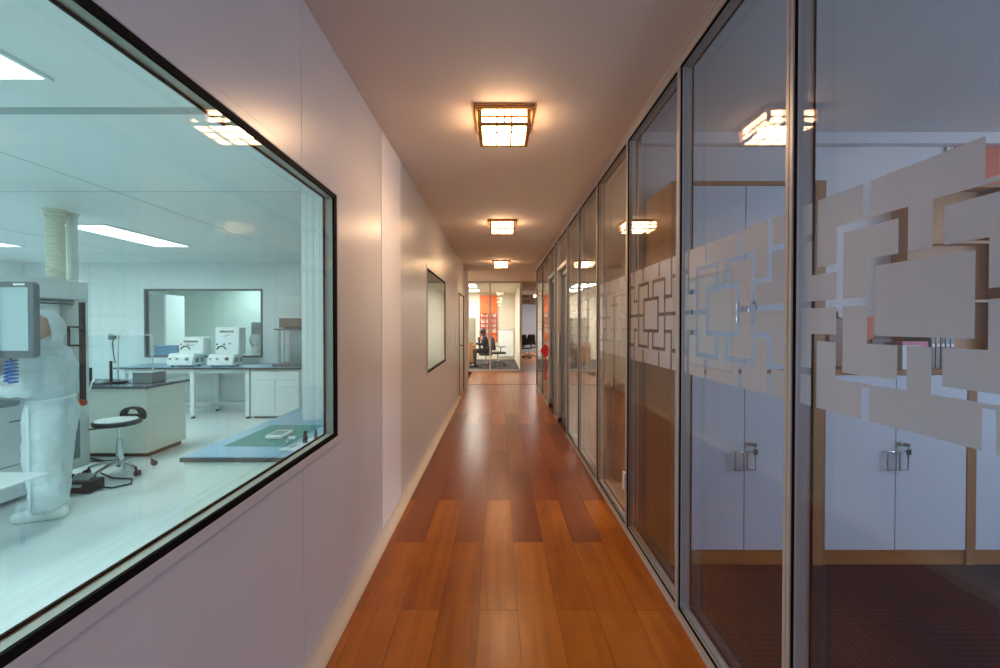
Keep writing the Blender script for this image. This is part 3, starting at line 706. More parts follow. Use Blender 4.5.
# ------------------------------------------------------------------ laboratory shell
LX = -8.0; LY = 7.1; LXR = XL-.056
struct(MB().box(LX, LXR+.0, -2.4, LY, -.05, 0), 'floor.005', 'labfloor', 'glossy pale vinyl floor of the laboratory', 'floor', smooth=0)
lc = MB().box(LX, LXR, -2.4, LY, LC, LC+.08)
lc.k = 1; lc.box(LX, LXR, 2.025, 2.085, LC-.003, LC)
for x in (-5.4, -3.0): lc.box(x-.004, x+.004, -2.4, LY, LC-.0015, LC)
for y in (-.2, 3.3, 6.2): lc.box(LX, LXR, y-.004, y+.004, LC-.0015, LC)
struct(lc, 'ceiling.004', ['labceil', 'seam'], 'pale panelled ceiling of the laboratory', 'ceiling', smooth=0)
V0, V1 = (-5.985, -3.985); VZ = (.895, 2.05)
lb = MB().box(LX, V0, LY, LY+.06, 0, LC).box(V1, LXR, LY, LY+.06, 0, LC).box(V0, V1, LY, LY+.06, 0, VZ[0]).box(V0, V1, LY, LY+.06, VZ[1], LC)
lb.k = 1
for x in (-6.9, -3.35, -2.3): lb.box(x-.003, x+.003, LY-.001, LY, 0, LC)
struct(lb, 'wall_lab', ['labwall', 'seam'], 'pale rear wall of the laboratory with an inner window', 'wall', smooth=0)
struct(MB().box(LX-.06, LX, -2.4, LY, 0, LC).box(LX, LXR, -2.46, -2.4, 0, LC), 'wall_west', 'labwall', 'side walls of the laboratory out of view', 'wall', smooth=0)
struct(MB().box(LXR-.003, LXR, -2.4, W1[0]-.04, 0, LC).box(LXR-.003, LXR, W1[1]+.04, W2[0]-.04, 0, LC).box(LXR-.003, LXR, W2[1]+.04, LY, 0, LC)
       .box(LXR-.003, LXR, W1[0]-.04, W1[1]+.04, 0, WZ[0]-.03).box(LXR-.003, LXR, W2[0]-.04, W2[1]+.04, 0, WZ[0]-.03).box(LXR-.003, LXR, W1[0]-.04, W1[1]+.04, WZ[1]+.03, LC).box(LXR-.003, LXR, W2[0]-.04, W2[1]+.04, WZ[1]+.03, LC), 'wall_inner', 'labwall', 'laboratory face of the corridor wall', 'wall', smooth=0)
# cladded column on the blue bench line
clm = MB()
for i in range(12):
    a, b = -1.345+.0415*i, -1.345+.0415*(i+1)-.0006
    clm.box(a, b, 2.87, 2.90, .79, LC)
clm.box(-1.343, LXR, 2.888, 3.40, 0, LC)
struct(clm, 'column', 'labwall', 'pale ribbed column standing on the blue bench by the window', 'column', bevel=.0015)
iw = thing('window_40', (-5, LY, VZ[0]), 'dark-framed inner window in the laboratory rear wall', 'window', kind='structure')
f = MB(); e = .03
f.box(V0, V1, LY-.01, LY+.06, VZ[0], VZ[0]+e).box(V0, V1, LY-.01, LY+.06, VZ[1]-e, VZ[1]).box(V0, V0+e, LY-.01, LY+.06, VZ[0]+e, VZ[1]-e).box(V1-e, V1, LY-.01, LY+.06, VZ[0]+e, VZ[1]-e)
f.build('window_frame', 'greyplastic', iw, smooth=0)
MB().box(V0+e, V1-e, LY+.01, LY+.016, VZ[0]+e, VZ[1]-e).build('glass_pane', 'labglass', iw, smooth=0)
# room behind the inner window
struct(MB().box(-8, -2.5, LY+.06, 10.2, -.05, 0), 'floor.006', 'labfloor', 'floor of the room behind the inner window', 'floor', smooth=0)
struct(MB().box(-8, -2.5, LY+.06, 10.2, LC, LC+.06), 'ceiling.005', 'labceil', 'ceiling of the room behind the inner window', 'ceiling', smooth=0)
struct(MB().box(-8, -2.5, 10.2, 10.24, 0, LC).box(-8.05, -8, LY+.06, 10.2, 0, LC).box(-2.5, -2.46, LY+.06, 10.2, 0, LC), 'wall_north', mat('pale_green_wall', (.56, .68, .64), .5), 'pale green walls behind the inner window', 'wall', smooth=0)
rc = thing('wardrobe', (-6.9, 8.6, 0), 'tall white cupboard seen through the inner window', 'cupboard')
MB().box(-7.35, -6.65, 8.4, 8.9, .05, 2.05).build('carcass', 'labwhite', rc, bevel=.004)
MB().box(-7.34, -7.003, 8.38, 8.4, .08, 2.03).build('cabinet_door', 'labwhite', rc, bevel=.003); MB().box(-6.997, -6.66, 8.38, 8.4, .08, 2.03).build('cabinet_door', 'labwhite', rc, bevel=.003)
MB().box(-7.3, -6.7, 8.43, 8.87, 0, .05).build('plinth', 'greyplastic', rc)
gd = thing('room_divider', (-4.6, 8.6, 0), 'mid grey divider screen behind the inner window', 'screen')
MB().box(-5.15, -4.1, 8.75, 8.79, .1, 1.50).build('panel', 'midgrey', gd, bevel=.004)
for x in (-5.1, -4.2): MB().box(x, x+.04, 8.6, 8.94, 0, .1).build('foot', 'alu', gd)
# lab ceiling lights
LG = 'laboratory ceiling light panels'
strip_light(0, -2.36, -1.90, .57, 1.77, LC, 'labtube', 'large white light panel at the top left corner of the window', LG)
strip_light(0, -4.52, -4.09, 4.37, 5.56, LC, 'labtube', 'white light panel right of the corrugated hose', LG)
strip_light(0, -6.75, -6.30, 4.37, 5.56, LC, 'labtube', 'white light panel left of the corrugated hose', LG)
strip_light(0, -4.40, -3.97, .57, 1.77, LC, 'labtube', 'added white light panel out of view over the machine', LG)  # unseen panel added to light the laboratory
strip_light(0, -6.75, -6.30, .57, 1.77, LC, 'labtube', 'added white light panel out of view in the far corner', LG)  # second unseen panel, added for the laboratory's brightness
strip_light(0, -6.2, -5.0, 8.7, 9.9, LC, 'labtube', 'white light panel behind the inner window', LG)

# ---- blue-topped bench under the window
bn = thing('blue_bench', (-1.22, 2.9, 0), 'blue-topped pale cabinet bench under the laboratory window', 'bench')
MB().box(-1.572, LXR-.006, 2.092, 2.868, .06, .762).build('carcass', 'bench', bn, bevel=.003)
MB().box(-1.545, -1.35, 2.868, 3.95, .06, .762).build('carcass', 'bench', bn, bevel=.003)
tp = MB().prism([(-1.585, 2.078), (LXR-.006, 2.078), (LXR-.006, 2.867), (-1.348, 2.867), (-1.348, 3.98), (-1.585, 3.98)], 'Z', .765, .787)
tp.build('bench_edge', 'darkedge', bn, bevel=.002)
MB().prism([(-1.578, 2.085), (LXR-.007, 2.085), (LXR-.007, 2.866), (-1.349, 2.866), (-1.349, 3.975), (-1.578, 3.975)], 'Z', .787, .790).build('bench_top', 'bluetop', bn)
MB().box(-1.52, LXR-.006, 2.16, 2.86, 0, .06).box(-1.52, -1.36, 2.86, 3.9, 0, .06).build('plinth', 'greyplastic', bn)
tag(MB().box(-1.485, -1.15, 2.27, 2.74, .790, .793).build('cutting_mat', 'greenmat', bevel=.001), 'green mat on the blue bench top', 'mat')
dv = tag(MB().box(-1.335, -1.235, 2.39, 2.53, .793, .815).build('handheld_meter', 'labwhite', bevel=.006), 'small grey white meter lying on the green mat', 'meter')
MB().box(-1.32, -1.25, 2.41, 2.50, .815, .817).build('display', 'midgrey', dv)
tag(MB().add([(-1.16, 2.20, .7915), (-.98, 2.16, .7915), (-.90, 2.50, .7915), (-1.06, 2.53, .7915), (-1.16, 2.20, .7925), (-.98, 2.16, .7925), (-.90, 2.50, .7925), (-1.06, 2.53, .7925)], [(0, 3, 2, 1), (4, 5, 6, 7), (0, 1, 5, 4), (1, 2, 6, 5), (2, 3, 7, 6), (3, 0, 4, 7)]).build('paper_sheet', 'whitepaper', smooth=0), 'white paper sheet beside the green mat', 'paper')
def jar(x, y, r, h, label, m='clear', cap_=None):
    o = tag(MB().lathe([(r*.9, 0), (r, .004), (r, h*.7), (r*.6, h*.85), (r*.6, h)], (x, y, .7925), 18).build('sample_jar', m), label, 'jar', 'small jars by the window')
    if cap_: MB().lathe([(r*.66, 0), (r*.66, h*.2)], (x, y, .7925+h), 16).build('lid', cap_, o)
jar(-1.115, 2.255, .028, .045, 'clear glass dish nearest the bench edge', 'clear', 'labwhite')
jar(-1.075, 2.33, .013, .055, 'small dark bottle between the glass dishes', 'blackplastic', 'blackplastic')
jar(-1.055, 2.42, .011, .04, 'small grey bottle behind the dark bottle', 'greyplastic', 'greyplastic')
jar(-1.0, 2.48, .028, .04, 'clear glass dish farthest along the window sill', 'clear', 'labwhite')

# ---- wall bench
bh = thing('lab_table', (-4.3, 6.77, 0), 'white framed laboratory table under the inner window', 'table')
MB().box(-5.9, -3.05, 6.42, 7.09, .762, .79).build('tabletop', 'darkedge', bh, bevel=.002)
MB().box(-5.895, -3.055, 6.425, 7.085, .79, .793).build('top_sheet', 'bluetop', bh)
MB().box(-5.8, -3.85, 6.47, 6.51, .70, .76).box(-5.8, -3.85, 7.03, 7.07, .70, .76).box(-5.8, -3.85, 7.02, 7.06, .10, .15).box(-4.75, -4.70, 6.5, 7.04, .10, .15).box(-3.90, -3.85, 6.5, 7.04, .10, .15).build('rail', 'labwhite', bh, bevel=.003)
for x in (-5.78, -4.725, -3.875):
    for y in (6.485, 7.045):
        l = MB().box(x-.03, x+.03, y-.025, y+.025, .03, .76).build('leg', 'labwhite', bh, bevel=.003)
        MB().lathe([(.03, 0), (.03, .02), (.012, .03)], (x, y, 0), 12).build('foot', 'blackplastic', l)
bc = thing('base_cabinet', (-3.43, 6.75, 0), 'white base cabinet with drawer under the right end of table', 'cabinet')
MB().box(-3.82, -3.06, 6.47, 7.08, .03, .758).build('carcass', 'labwhite', bc, bevel=.003)
dr = MB().box(-3.81, -3.07, 6.448, 6.47, .60, .74).build('drawer', 'labwhite', bc, bevel=.004)
MB().box(-3.52, -3.36, 6.44, 6.448, .725, .735).build('handle', 'brushed', dr)
for a, b in ((-3.81, -3.443), (-3.437, -3.07)): MB().box(a, b, 6.448, 6.47, .05, .592).build('cabinet_door', 'labwhite', bc, bevel=.004)
MB().box(-3.80, -3.08, 6.52, 7.05, 0, .03).build('plinth', 'greyplastic', bc)
# two bench-top instruments
def instrument(name, x0, x1, hx0, hx1, zt, label, tall):
    o = thing(name, ((x0+x1)/2, 6.75, .793), label, 'instrument', 'white bench-top instruments')
    y0 = 6.48
    MB().prism([(y0, .815), (y0+.005, .90), (y0+.05, 1.0 if not tall else .985), (6.75, 1.0 if not tall else .985), (6.75, .815)], 'X', x0, x1).build('base', 'labwhite', o, bevel=.012, seg=3)
    MB().prism([(y0+.12, .975), (y0+.12, zt-.03), (y0+.135, zt), (y0+.31, zt), (y0+.31, .975)], 'X', hx0, hx1).build('housing', 'labwhite', o, bevel=.02, seg=3)
    fy = y0+.098
    # front marks: lettering line, small script line, arc mark with dots
    q = MB(); cx = (hx0+hx1)/2; w_ = hx1-hx0
    for i in range(6): q.box(cx-.11+.038*i, cx-.11+.038*i+.028, fy+.018, fy+.03, zt-.085, zt-.065); q.box(cx-.11+.038*i, cx-.11+.038*i+.008, fy+.018, fy+.03, zt-.085, zt-.05)
    q.build('lettering', 'greydark', o)
    q = MB(); q.tube([(cx-.05+.02*i, fy+.02, zt-.15+.012*(i % 2)+.004*i) for i in range(6)], .005, 5); q.build('script_mark', 'midgrey', o)
    q = MB(); ax = cx-w_*.22; q.tube([(ax+.075*cos(pi*k/10), fy+.018, 1.035+.075*sin(pi*k/10)) for k in range(1, 10)], .009, 6)
    q.build('arc_mark', 'greydark', o)
    q = MB()
    for k, (u, v) in enumerate(((-.07, .10), (.04, .10), (.13, .11))[: 3 if tall else 2]): q.ball((ax+u, fy+.018, 1.04+v), .014)
    q.build('dots', 'blue' if tall else 'midgrey', o)
    for k, (u, m_, r) in enumerate(((.14, 'greydark', .01), (.40, 'midgrey', .014), (.78, 'brownmetal' if tall else 'midgrey', .024))): MB().cyl((x0+(x1-x0)*u, y0+.012, .92), (x0+(x1-x0)*u, y0-.012, .92), r).build('knob', m_, o)
    for sx in (x0+.05, x1-.05):
        for sy_ in (y0+.06, 6.70): MB().cyl((sx, sy_, .793), (sx, sy_, .816), .02).build('foot', 'blackplastic', o)
    MB().box(x1-.001, x1+.004, 6.54, 6.62, .86, .93).box(x1-.001, x1+.004, 6.66, 6.73, .86, .93).build('side_vent', 'midgrey', o)
instrument('dust_extractor', -5.13, -4.73, -5.03, -4.64, 1.255, 'smaller white bench-top instrument near the blue box', False)
instrument('casting_unit', -4.51, -4.11, -4.46, -4.08, 1.41, 'taller white bench-top instrument with a black knob', True)
bb = tag(MB().box(-5.95, -5.55, 7.25, 7.55, .80, 1.06).build('storage_box', 'bluebox', bevel=.01), 'blue plastic box seen through the lower left of the inner window', 'box')
MB().box(-5.96, -5.54, 7.24, 7.56, 1.06, 1.082).build('lid', 'bluebox', bb, bevel=.004)
sd_ = thing('side_table', (-5.75, 7.4, 0), 'white side table carrying the blue box behind the inner window', 'table')
MB().box(-6.05, -5.45, 7.2, 7.6, .77, .80).build('tabletop', 'labwhite', sd_, bevel=.003)
for x in (-6.02, -5.48):
    for y in (7.23, 7.57): MB().box(x-.02, x+.02, y-.02, y+.02, 0, .77).build('leg', 'labwhite', sd_)
# enclosure at right end of table
en = thing('test_enclosure', (-3.3, 6.75, .793), 'glazed steel test enclosure with brown motor box on top', 'equipment')
for x in (-3.44, -3.36): MB().cyl((x, 6.58, .80), (x, 6.58, 1.36), .022 if x < -3.4 else .012).build('post', 'brushed', en)
MB().box(-3.52, -3.08, 6.52, 7.0, .793, .83).build('base', 'greyplastic', en, bevel=.004)
MB().box(-3.50, -3.08, 6.54, 7.0, 1.36, 1.385).build('top_plate', 'greyplastic', en, bevel=.003)
MB().box(-3.34, -3.09, 6.70, 6.98, .83, 1.36).build('chamber', 'brushed', en, bevel=.01)
MB().box(-3.345, -3.08, 6.60, 6.606, .83, 1.36).build('window_pane', 'clear', en)
MB().box(-3.45, -3.09, 6.60, 6.95, 1.40, 1.55).box(-3.40, -3.12, 6.65, 6.9, 1.385, 1.40).build('motor_box', 'brownmetal', en, bevel=.008)
# wall socket and plug
ws = tag(MB().box(-6.60, -6.36, 7.085, 7.1, 1.15, 1.33).build('wall_socket', 'labwhite', bevel=.004), 'double wall socket left of the inner window', 'socket')
MB().box(-6.58, -6.50, 7.075, 7.085, 1.19, 1.29).build('socket_insert', 'greyplastic', ws, bevel=.002)
pg = MB().box(-6.46, -6.40, 7.03, 7.085, 1.20, 1.28).tube([(-6.43, 7.03, 1.22), (-6.43, 6.99, 1.15), (-6.42, 7.0, .95), (-6.42, 7.03, .80)], .008, 6)
tag(pg.build('power_plug', 'blackplastic'), 'black power plug and cord in the wall socket', 'plug')

# ---- island bench
ib = thing('island_bench', (-4.6, 4.9, 0), 'cream island bench with black worktop', 'bench')
MB().box(-6.2, -3.82, 4.55, 5.12, .05, .752).build('carcass', 'bench', ib, bevel=.003)
MB().box(-6.22, -3.79, 4.51, 5.15, .755, .785).build('worktop', 'greytop', ib, bevel=.003)
MB().box(-6.2, -3.85, 4.60, 5.08, 0, .05).build('plinth', 'blackplastic', ib)
for xa in (-5.4, -4.6): MB().box(xa-.002, xa+.002, 4.547, 4.552, .1, .75).build('door_joint', 'seam', ib)
MB().cyl((-4.47, 4.55, .70), (-4.47, 4.53, .70), .016).build('lock', 'brushed', ib)
sc = thing('draught_screen', (-4.3, 5.05, .785), 'clear acrylic screen standing on the island bench', 'screen')
MB().box(-5.4, -4.2, 5.09, 5.098, .79, 1.32).build('panel', 'clear', sc, smooth=0)
for x in (-5.4, -4.62, -4.2): MB().box(x-.004, x+.004, 5.085, 5.103, .785, 1.32).build('edge_strip', 'labwhite', sc)
MB().box(-5.4, -4.2, 5.088, 5.10, 1.318, 1.326).build('top_strip', 'labwhite', sc)
for x, h, y, lb_ in ((-4.62, .16, 4.75, 'short black rod standing on the island worktop'), (-4.36, .24, 4.72, 'tall black rod standing on the island worktop')):
    rd = tag(MB().cyl((x, y, .785), (x, y, .80), .045).build('rod_stand', 'greyplastic'), lb_, 'stand', 'black rods on the island bench'); MB().cyl((x, y, .80), (x, y, .80+h), .014).build('rod', 'blackplastic', rd)
gb = tag(MB().box(-4.12, -3.90, 4.72, 4.92, .785, .90).build('parts_box', 'midgrey', bevel=.004), 'grey translucent parts box at the island corner', 'box'); MB().box(-4.125, -3.895, 4.715, 4.925, .90, .91).build('lid', 'midgrey', gb, bevel=.002)
random.seed(3)
for i in range(7):
    x = -5.05+.13*i; y = 4.62+.22*random.random(); a = .03+.03*random.random()
    cb = tag(MB().box(x-a, x+a, y-.05, y+.05, .785, .80+.02*random.random()).build('hand_tool', ['blackplastic', 'greyplastic', 'midgrey'][i % 3], bevel=.005), 'small dark tool on the island worktop, %s from left' % ordw[i].replace('nearest', 'first'), 'tool', 'small tools on the island worktop')
    MB().tube([(x+a, y, .792), (x+a+.04, y+.02, .795), (x+a+.07, y-.01, .790)], .005, 6).build('cord', 'blackplastic', cb)
tag(MB().tube([(-4.55, 4.70, .797), (-4.46, 4.62, .84), (-4.37, 4.51, .83), (-4.37, 4.485, .76), (-4.43, 4.48, .70)], .008, 8).build('white_cable', 'labwhite'), 'white cable looping over the island bench edge', 'cable')
tag(MB().tube([(-5.0, 4.44, .012), (-4.6, 4.35, .012), (-4.2, 4.42, .012), (-3.9, 4.45, .012), (-3.75, 4.52, .012)], .009, 8).tube([(-4.6, 4.42, .03), (-4.45, 4.40, .06), (-4.3, 4.43, .03), (-4.15, 4.40, .015)], .012, 8).build('floor_cable', 'blackplastic'), 'black cables lying on the floor before the island bench', 'cable')

# ---- stool
st = thing('lab_stool', (-3.71, 4.10, 0), 'black saddle stool with white seat pad on chrome base', 'stool')
sx, sy = -3.71, 4.10
MB().lathe([(.028, .06), (.03, .10), (.03, .30), (.024, .31), (.024, .33), (.017, .335), (.017, .47)], (sx, sy, 0), 20).build('column', 'steel', st)
for i in range(5):
    a = 2*pi*i/5-.35
    l = MB().tube([(sx, sy, .10), (sx+.12*cos(a), sy+.12*sin(a), .105), (sx+.24*cos(a), sy+.24*sin(a), .075)], [.022, .017, .013], 10).build('leg', 'steel', st)
    MB().cyl((sx+.265*cos(a)-.02*sin(a), sy+.265*sin(a)+.02*cos(a), .027), (sx+.265*cos(a)+.02*sin(a), sy+.265*sin(a)-.02*cos(a), .027), .027).cyl((sx+.26*cos(a), sy+.26*sin(a), .03), (sx+.24*cos(a), sy+.24*sin(a), .08), .011).build('caster', 'blackplastic', l)
seat = [(sx-.02+.185*cos(a)*(1.0 if abs(cos(a)) < .8 else 1.05), sy+.185*sin(a)) for a in [2*pi*i/32 for i in range(32)]]
MB().prism(seat, 'Z', .47, .515).build('seat', 'blackplastic', st, bevel=.018, seg=3)
MB().prism([(sx+(p[0]-sx)*.88-.012, sy+(p[1]-sy)*.88) for p in seat], 'Z', .512, .522).build('seat_pad', 'labwhite', st, bevel=.004)
# low back with grip hole
bk = MB(); n = 24
def arch(t, s_): a = pi*t; return (sx+.02+s_*.145*cos(a), .50+s_*.115*sin(a)**.7 if sin(a) > 0 else .50)
out_, in_ = [], []
for k in range(n+1): out_.append((sx-.01+.125*cos(pi*k/n), .50+.115*max(0, sin(pi*k/n))**.6)); in_.append((sx-.01+.06*cos(pi*k/n), .555+.035*max(0, sin(pi*k/n))**.8))
vs = []; 
for (a, z) in out_: vs += [(a, sy+.15, z), (a, sy+.185, z)]
for (a, z) in in_: vs += [(a, sy+.15, z), (a, sy+.185, z)]
o2 = 2*(n+1); fs = []
for k in range(n):
    fs += [(2*k, 2*k+2, 2*k+3, 2*k+1), (o2+2*k, o2+2*k+1, o2+2*k+3, o2+2*k+2), (2*k, o2+2*k, o2+2*k+2, 2*k+2), (2*k+1, 2*k+3, o2+2*k+3, o2+2*k+1)]
fs += [(0, 1, o2+1, o2), (2*n, o2+2*n, o2+2*n+1, 2*n+1)]
bk.add(vs, fs); bk.box(sx-.125, sx+.105, sy+.15, sy+.185, .485, .54); bk.build('backrest', 'blackplastic', st)
MB().tube([(sx-.02, sy, .455), (sx-.17, sy-.04, .44), (sx-.25, sy-.06, .435)], .008, 8).build('lever', 'blackplastic', st)

# ---- machine the technician works at (its working face looks to the corridor)
mx = -3.95
mc = thing('test_machine', (-4.6, 3.3, 0), 'large white floor-standing machine before the coverall-clad worker', 'machine')
b = MB(); b.box(-5.3, mx, 2.5, 4.05, .10, .80); b.box(-5.3, mx, 2.5, 4.05, 1.68, 1.86); b.box(-5.3, -4.55, 2.5, 4.05, .80, 1.68); b.box(-5.3, mx, 3.96, 4.05, .80, 1.68)
b.build('cabinet_body', 'labwhite', mc, bevel=.006)
MB().box(-4.56, -4.54, 2.5, 3.96, .80, 1.68).build('back_panel', 'beige', mc)
MB().box(mx-.01, mx+.30, 2.45, 3.2, .835, .875).build('work_ledge', 'midgrey', mc, bevel=.006)
MB().box(mx, mx+.24, 2.47, 3.18, .70, .833).build('ledge_body', 'labwhite', mc, bevel=.006)
MB().box(mx, mx+.006, 2.5, 3.60, .655, .665).box(mx, mx+.006, 2.5, 3.6, .30, .305).build('panel_joint', 'greyplastic', mc)
dp = MB().box(mx-.002, mx+.012, 3.55, 4.0, .13, .62).build('lower_door', 'labwhite', mc, bevel=.004)
MB().box(mx+.008, mx+.014, 3.63, 3.94, .20, .58).build('window_pane', 'midgrey', dp)
MB().cyl((mx, 3.945, .715), (mx+.02, 3.945, .715), .034).build('button_ring', 'yellow', mc)
MB().lathe([(.022, 0), (.022, .02), (.030, .024), (.028, .036)], (0, 0, 0), 20).build('emergency_button', 'red', mc).matrix_basis = Matrix.Translation((mx+.02, 3.945, .715)) @ Matrix.Rotation(pi/2, 4, 'Y')
MB().box(mx+.0, mx+.03, 3.95, 3.99, .72, 1.66).build('post', 'blackplastic', mc, bevel=.004)
MB().tube([(mx+.03, 3.97, 1.42), (mx+.03, 3.83, 1.43), (mx+.03, 3.83, 1.26), (mx+.03, 3.97, 1.25)], .012, 8).build('handle', 'blackplastic', mc)
MB().lathe([(.085, 0), (.085, .5), (.075, .52), (.075, .86)], (-4.10, 3.82, .80), 24).build('cylinder', 'labwhite', mc)
MB().lathe([(.06, 0), (.06, .12)], (-4.10, 3.70, .80), 20).build('motor', 'brownmetal', mc)
MB().box(mx-.01, mx+.004, 2.9, 3.06, .34, .56).build('switch_panel', 'blackplastic', mc, bevel=.003)
MB().cyl((mx, 2.98, .48), (mx+.03, 2.98, .48), .022).box(mx, mx+.02, 2.93, 2.96, .38, .42).build('switch', 'labwhite', mc)
MB().box(mx-.002, mx+.05, 2.5, 3.55, .045, .16).build('base_beam', 'labwhite', mc, bevel=.005)
MB().box(mx-.004, mx+.008, 2.6, 3.9, 1.655, 1.675).cyl((mx-.02, 2.6, 1.64), (mx-.02, 3.92, 1.64), .008).build('door_track', 'greyplastic', mc)
for x in (-5.2, -4.05):
    for y in (2.6, 3.95): MB().lathe([(.035, 0), (.035, .03), (.015, .035), (.015, .10)], (x, y, 0), 12).build('foot', 'blackplastic', mc)
# exhaust hose and rectangular duct
hs = thing('exhaust_hose', (-4.03, 3.83, LC), 'cream corrugated exhaust hose from the ceiling to the machine', 'hose')
prf = []; z = 1.86
while z < LC-.06: prf += [(.060, z), (.067, z+.009), (.067, z+.013), (.060, z+.022)]; z += .024
MB().lathe(prf, (-4.03, 3.83, 0), 32).build('corrugated_tube', 'hose', hs)
MB().lathe([(.071, LC-.075), (.071, LC-.05), (.066, LC-.045), (.071, LC-.04), (.071, LC-.012), (.085, LC-.011), (.085, LC)], (-4.03, 3.83, 0), 32).build('collar', 'hose', hs)
MB().lathe([(.073, LC-.068), (.073, LC-.058)], (-4.03, 3.83, 0), 32).lathe([(.073, LC-.034), (.073, LC-.024)], (-4.03, 3.83, 0), 32).build('clamp', 'beige', hs)
dt = tag(MB().box(-4.035, -3.965, 3.925, 3.975, 1.86, LC-.02).build('square_duct', 'labwall', bevel=.004), 'pale square duct behind the corrugated hose', 'duct'); MB().box(-4.04, -3.96, 3.92, 3.98, LC-.02, LC).build('flange', 'labwall', dt)
# foot pedal with cable
fp = thing('foot_pedal', (-3.62, 3.66, 0), 'black foot pedal box on the floor behind the worker', 'pedal')
MB().box(-3.74, -3.50, 3.58, 3.72, .0, .10).build('housing', 'blackplastic', fp, bevel=.006)
MB().add([(-3.72, 3.56, .06), (-3.56, 3.56, .06), (-3.56, 3.70, .125), (-3.72, 3.70, .125), (-3.72, 3.56, .072), (-3.56, 3.56, .072), (-3.56, 3.70, .137), (-3.72, 3.70, .137)], [(0, 3, 2, 1), (4, 5, 6, 7), (0, 1, 5, 4), (1, 2, 6, 5), (2, 3, 7, 6), (3, 0, 4, 7)]).build('treadle', 'brushed', fp)
MB().tube([(-3.50, 3.66, .03), (-3.40, 3.68, .012), (-3.32, 3.78, .012), (-3.42, 3.90, .012), (-3.62, 3.92, .012), (-3.80, 4.0, .03)], .008, 8).build('cord', 'blackplastic', fp)

# ---- monitor and cart in front of the worker
mo = thing('monitor', (-3.1, 2.68, 1.3), 'dark-framed monitor with pale screen hiding part of the worker', 'monitor')
def rrect(cx, cz, w_, h_, r, n=6):
    pts = []
    for (sx_, sz_, a0) in ((1, 1, 0), (-1, 1, pi/2), (-1, -1, pi), (1, -1, 3*pi/2)):
        for k in range(n+1):
            a = a0+pi/2*k/n; pts.append((cx+sx_*(w_/2-r)+r*cos(a), cz+sz_*(h_/2-r)+r*sin(a)))
    return pts
my = 2.68
MB().prism(rrect(-3.27, 1.479, .60, .49, .028), 'Y', my, my+.045).build('bezel', 'greyplastic', mo, bevel=.006)
MB().prism(rrect(-3.273, 1.485, .545, .405, .006), 'Y', my-.002, my+.004).build('screen', 'screen', mo)
MB().box(-3.565, -3.18, my-.0205, my-.012, 1.235, 1.71).build('side_cover', 'labwhite', mo, bevel=.004)
MB().box(-3.40, -3.30, my-.012, my, 1.40, 1.55).build('cover_bracket', 'labwhite', mo)
MB().tube([(-3.30, my+.045, 1.48), (-3.30, my+.10, 1.48), (-3.55, my+.10, 1.46), (-3.70, my+.09, 1.52), (-3.93, my+.08, 1.75)], .018, 10).build('arm', 'midgrey', mo)
MB().box(-3.09, -3.02, my-.004, my, 1.70, 1.712).build('status_strip', 'labwhite', mo)
cc = MB(); cc.tube([(-3.14+.03*cos(i*.9), 2.70+.03*sin(i*.9), 1.22-.0033*i) for i in range(46)], .006, 6)
cc.tube([(-3.14, 2.70, 1.235), (-3.14, 2.70, 1.21)], .008, 6)
tag(cc.build('coil_cable', 'blue'), 'blue coiled cable hanging under the monitor', 'cable')
ca = thing('shelf_cart', (-3.2, 2.55, 0), 'white plate cart standing in front of the worker legs', 'cart')
MB().box(-3.50, -2.965, 2.25, 2.77, .462, .474).build('plate', 'labwhite', ca, bevel=.003)
MB().box(-3.40, -3.12, 2.42, 2.60, .41, .462).build('bracket', 'labwhite', ca, bevel=.02, seg=3)
for x, y in ((-3.46, 2.28), (-3.0, 2.28), (-3.46, 2.74), (-3.12, 2.74)):
    l = MB().box(x-.01, x+.01, y-.01, y+.01, .05, .462).build('leg', 'clear' if y > 2.5 and x > -3.3 else 'labwhite', ca)
    MB().lathe([(.013, 0), (.013, .05)], (x, y, 0), 12).build('foot', 'clear' if y > 2.5 and x > -3.3 else 'labwhite', l)

# ------------------------------------------------------------------ people
def vox(o, v, sm=4, disp=0, sz=.12):
    m_ = o.modifiers.new('remesh', 'REMESH'); m_.mode = 'VOXEL'; m_.voxel_size = v; m_.use_smooth_shade = True
    m_ = o.modifiers.new('smooth', 'SMOOTH'); m_.iterations = sm; m_.factor = .5
    if disp:
        tx = bpy.data.textures.new('folds', 'CLOUDS'); tx.noise_scale = sz
        d = o.modifiers.new('folds', 'DISPLACE'); d.texture = tx; d.strength = disp; d.mid_level = .5; d.texture_coords = 'GLOBAL'
def hand(mb, wr, dirv, palm_n, side, s=1.0, curl=.5):
    """palm, four unequal bent fingers and a thumb leaving the side of the palm"""
    d = V(dirv).normalized(); n_ = V(palm_n); n_ = (n_-d*n_.dot(d)).normalized(); u = d.cross(n_).normalized()*side
    wr = V(wr)
    for k in (-1, 0, 1): mb.cap(wr+u*.018*k*s, .017*s, wr+d*.085*s+u*.024*k*s, .013*s, 8)
    for k, ln in zip((-1.5, -.5, .5, 1.5), (.062, .075, .078, .068)):
        p = wr+d*.088*s+u*.0175*k*s
        for f_, c_ in ((.45, .4), (.32, .95), (.23, 1.4)):
            q = p+(d*cos(c_*curl*1.2)+n_*sin(c_*curl*1.2))*ln*f_*s; mb.cap(p, .0085*s, q, .0078*s, 8); p = q
    p = wr+d*.025*s+u*.03*s; q = p+(d*.7+u*.6+n_*.3).normalized()*.04*s; r = q+(d*.9+u*.1+n_*.45).normalized()*.032*s
    mb.cap(p, .012*s, q, .0105*s, 8); mb.cap(q, .0105*s, r, .009*s, 8)
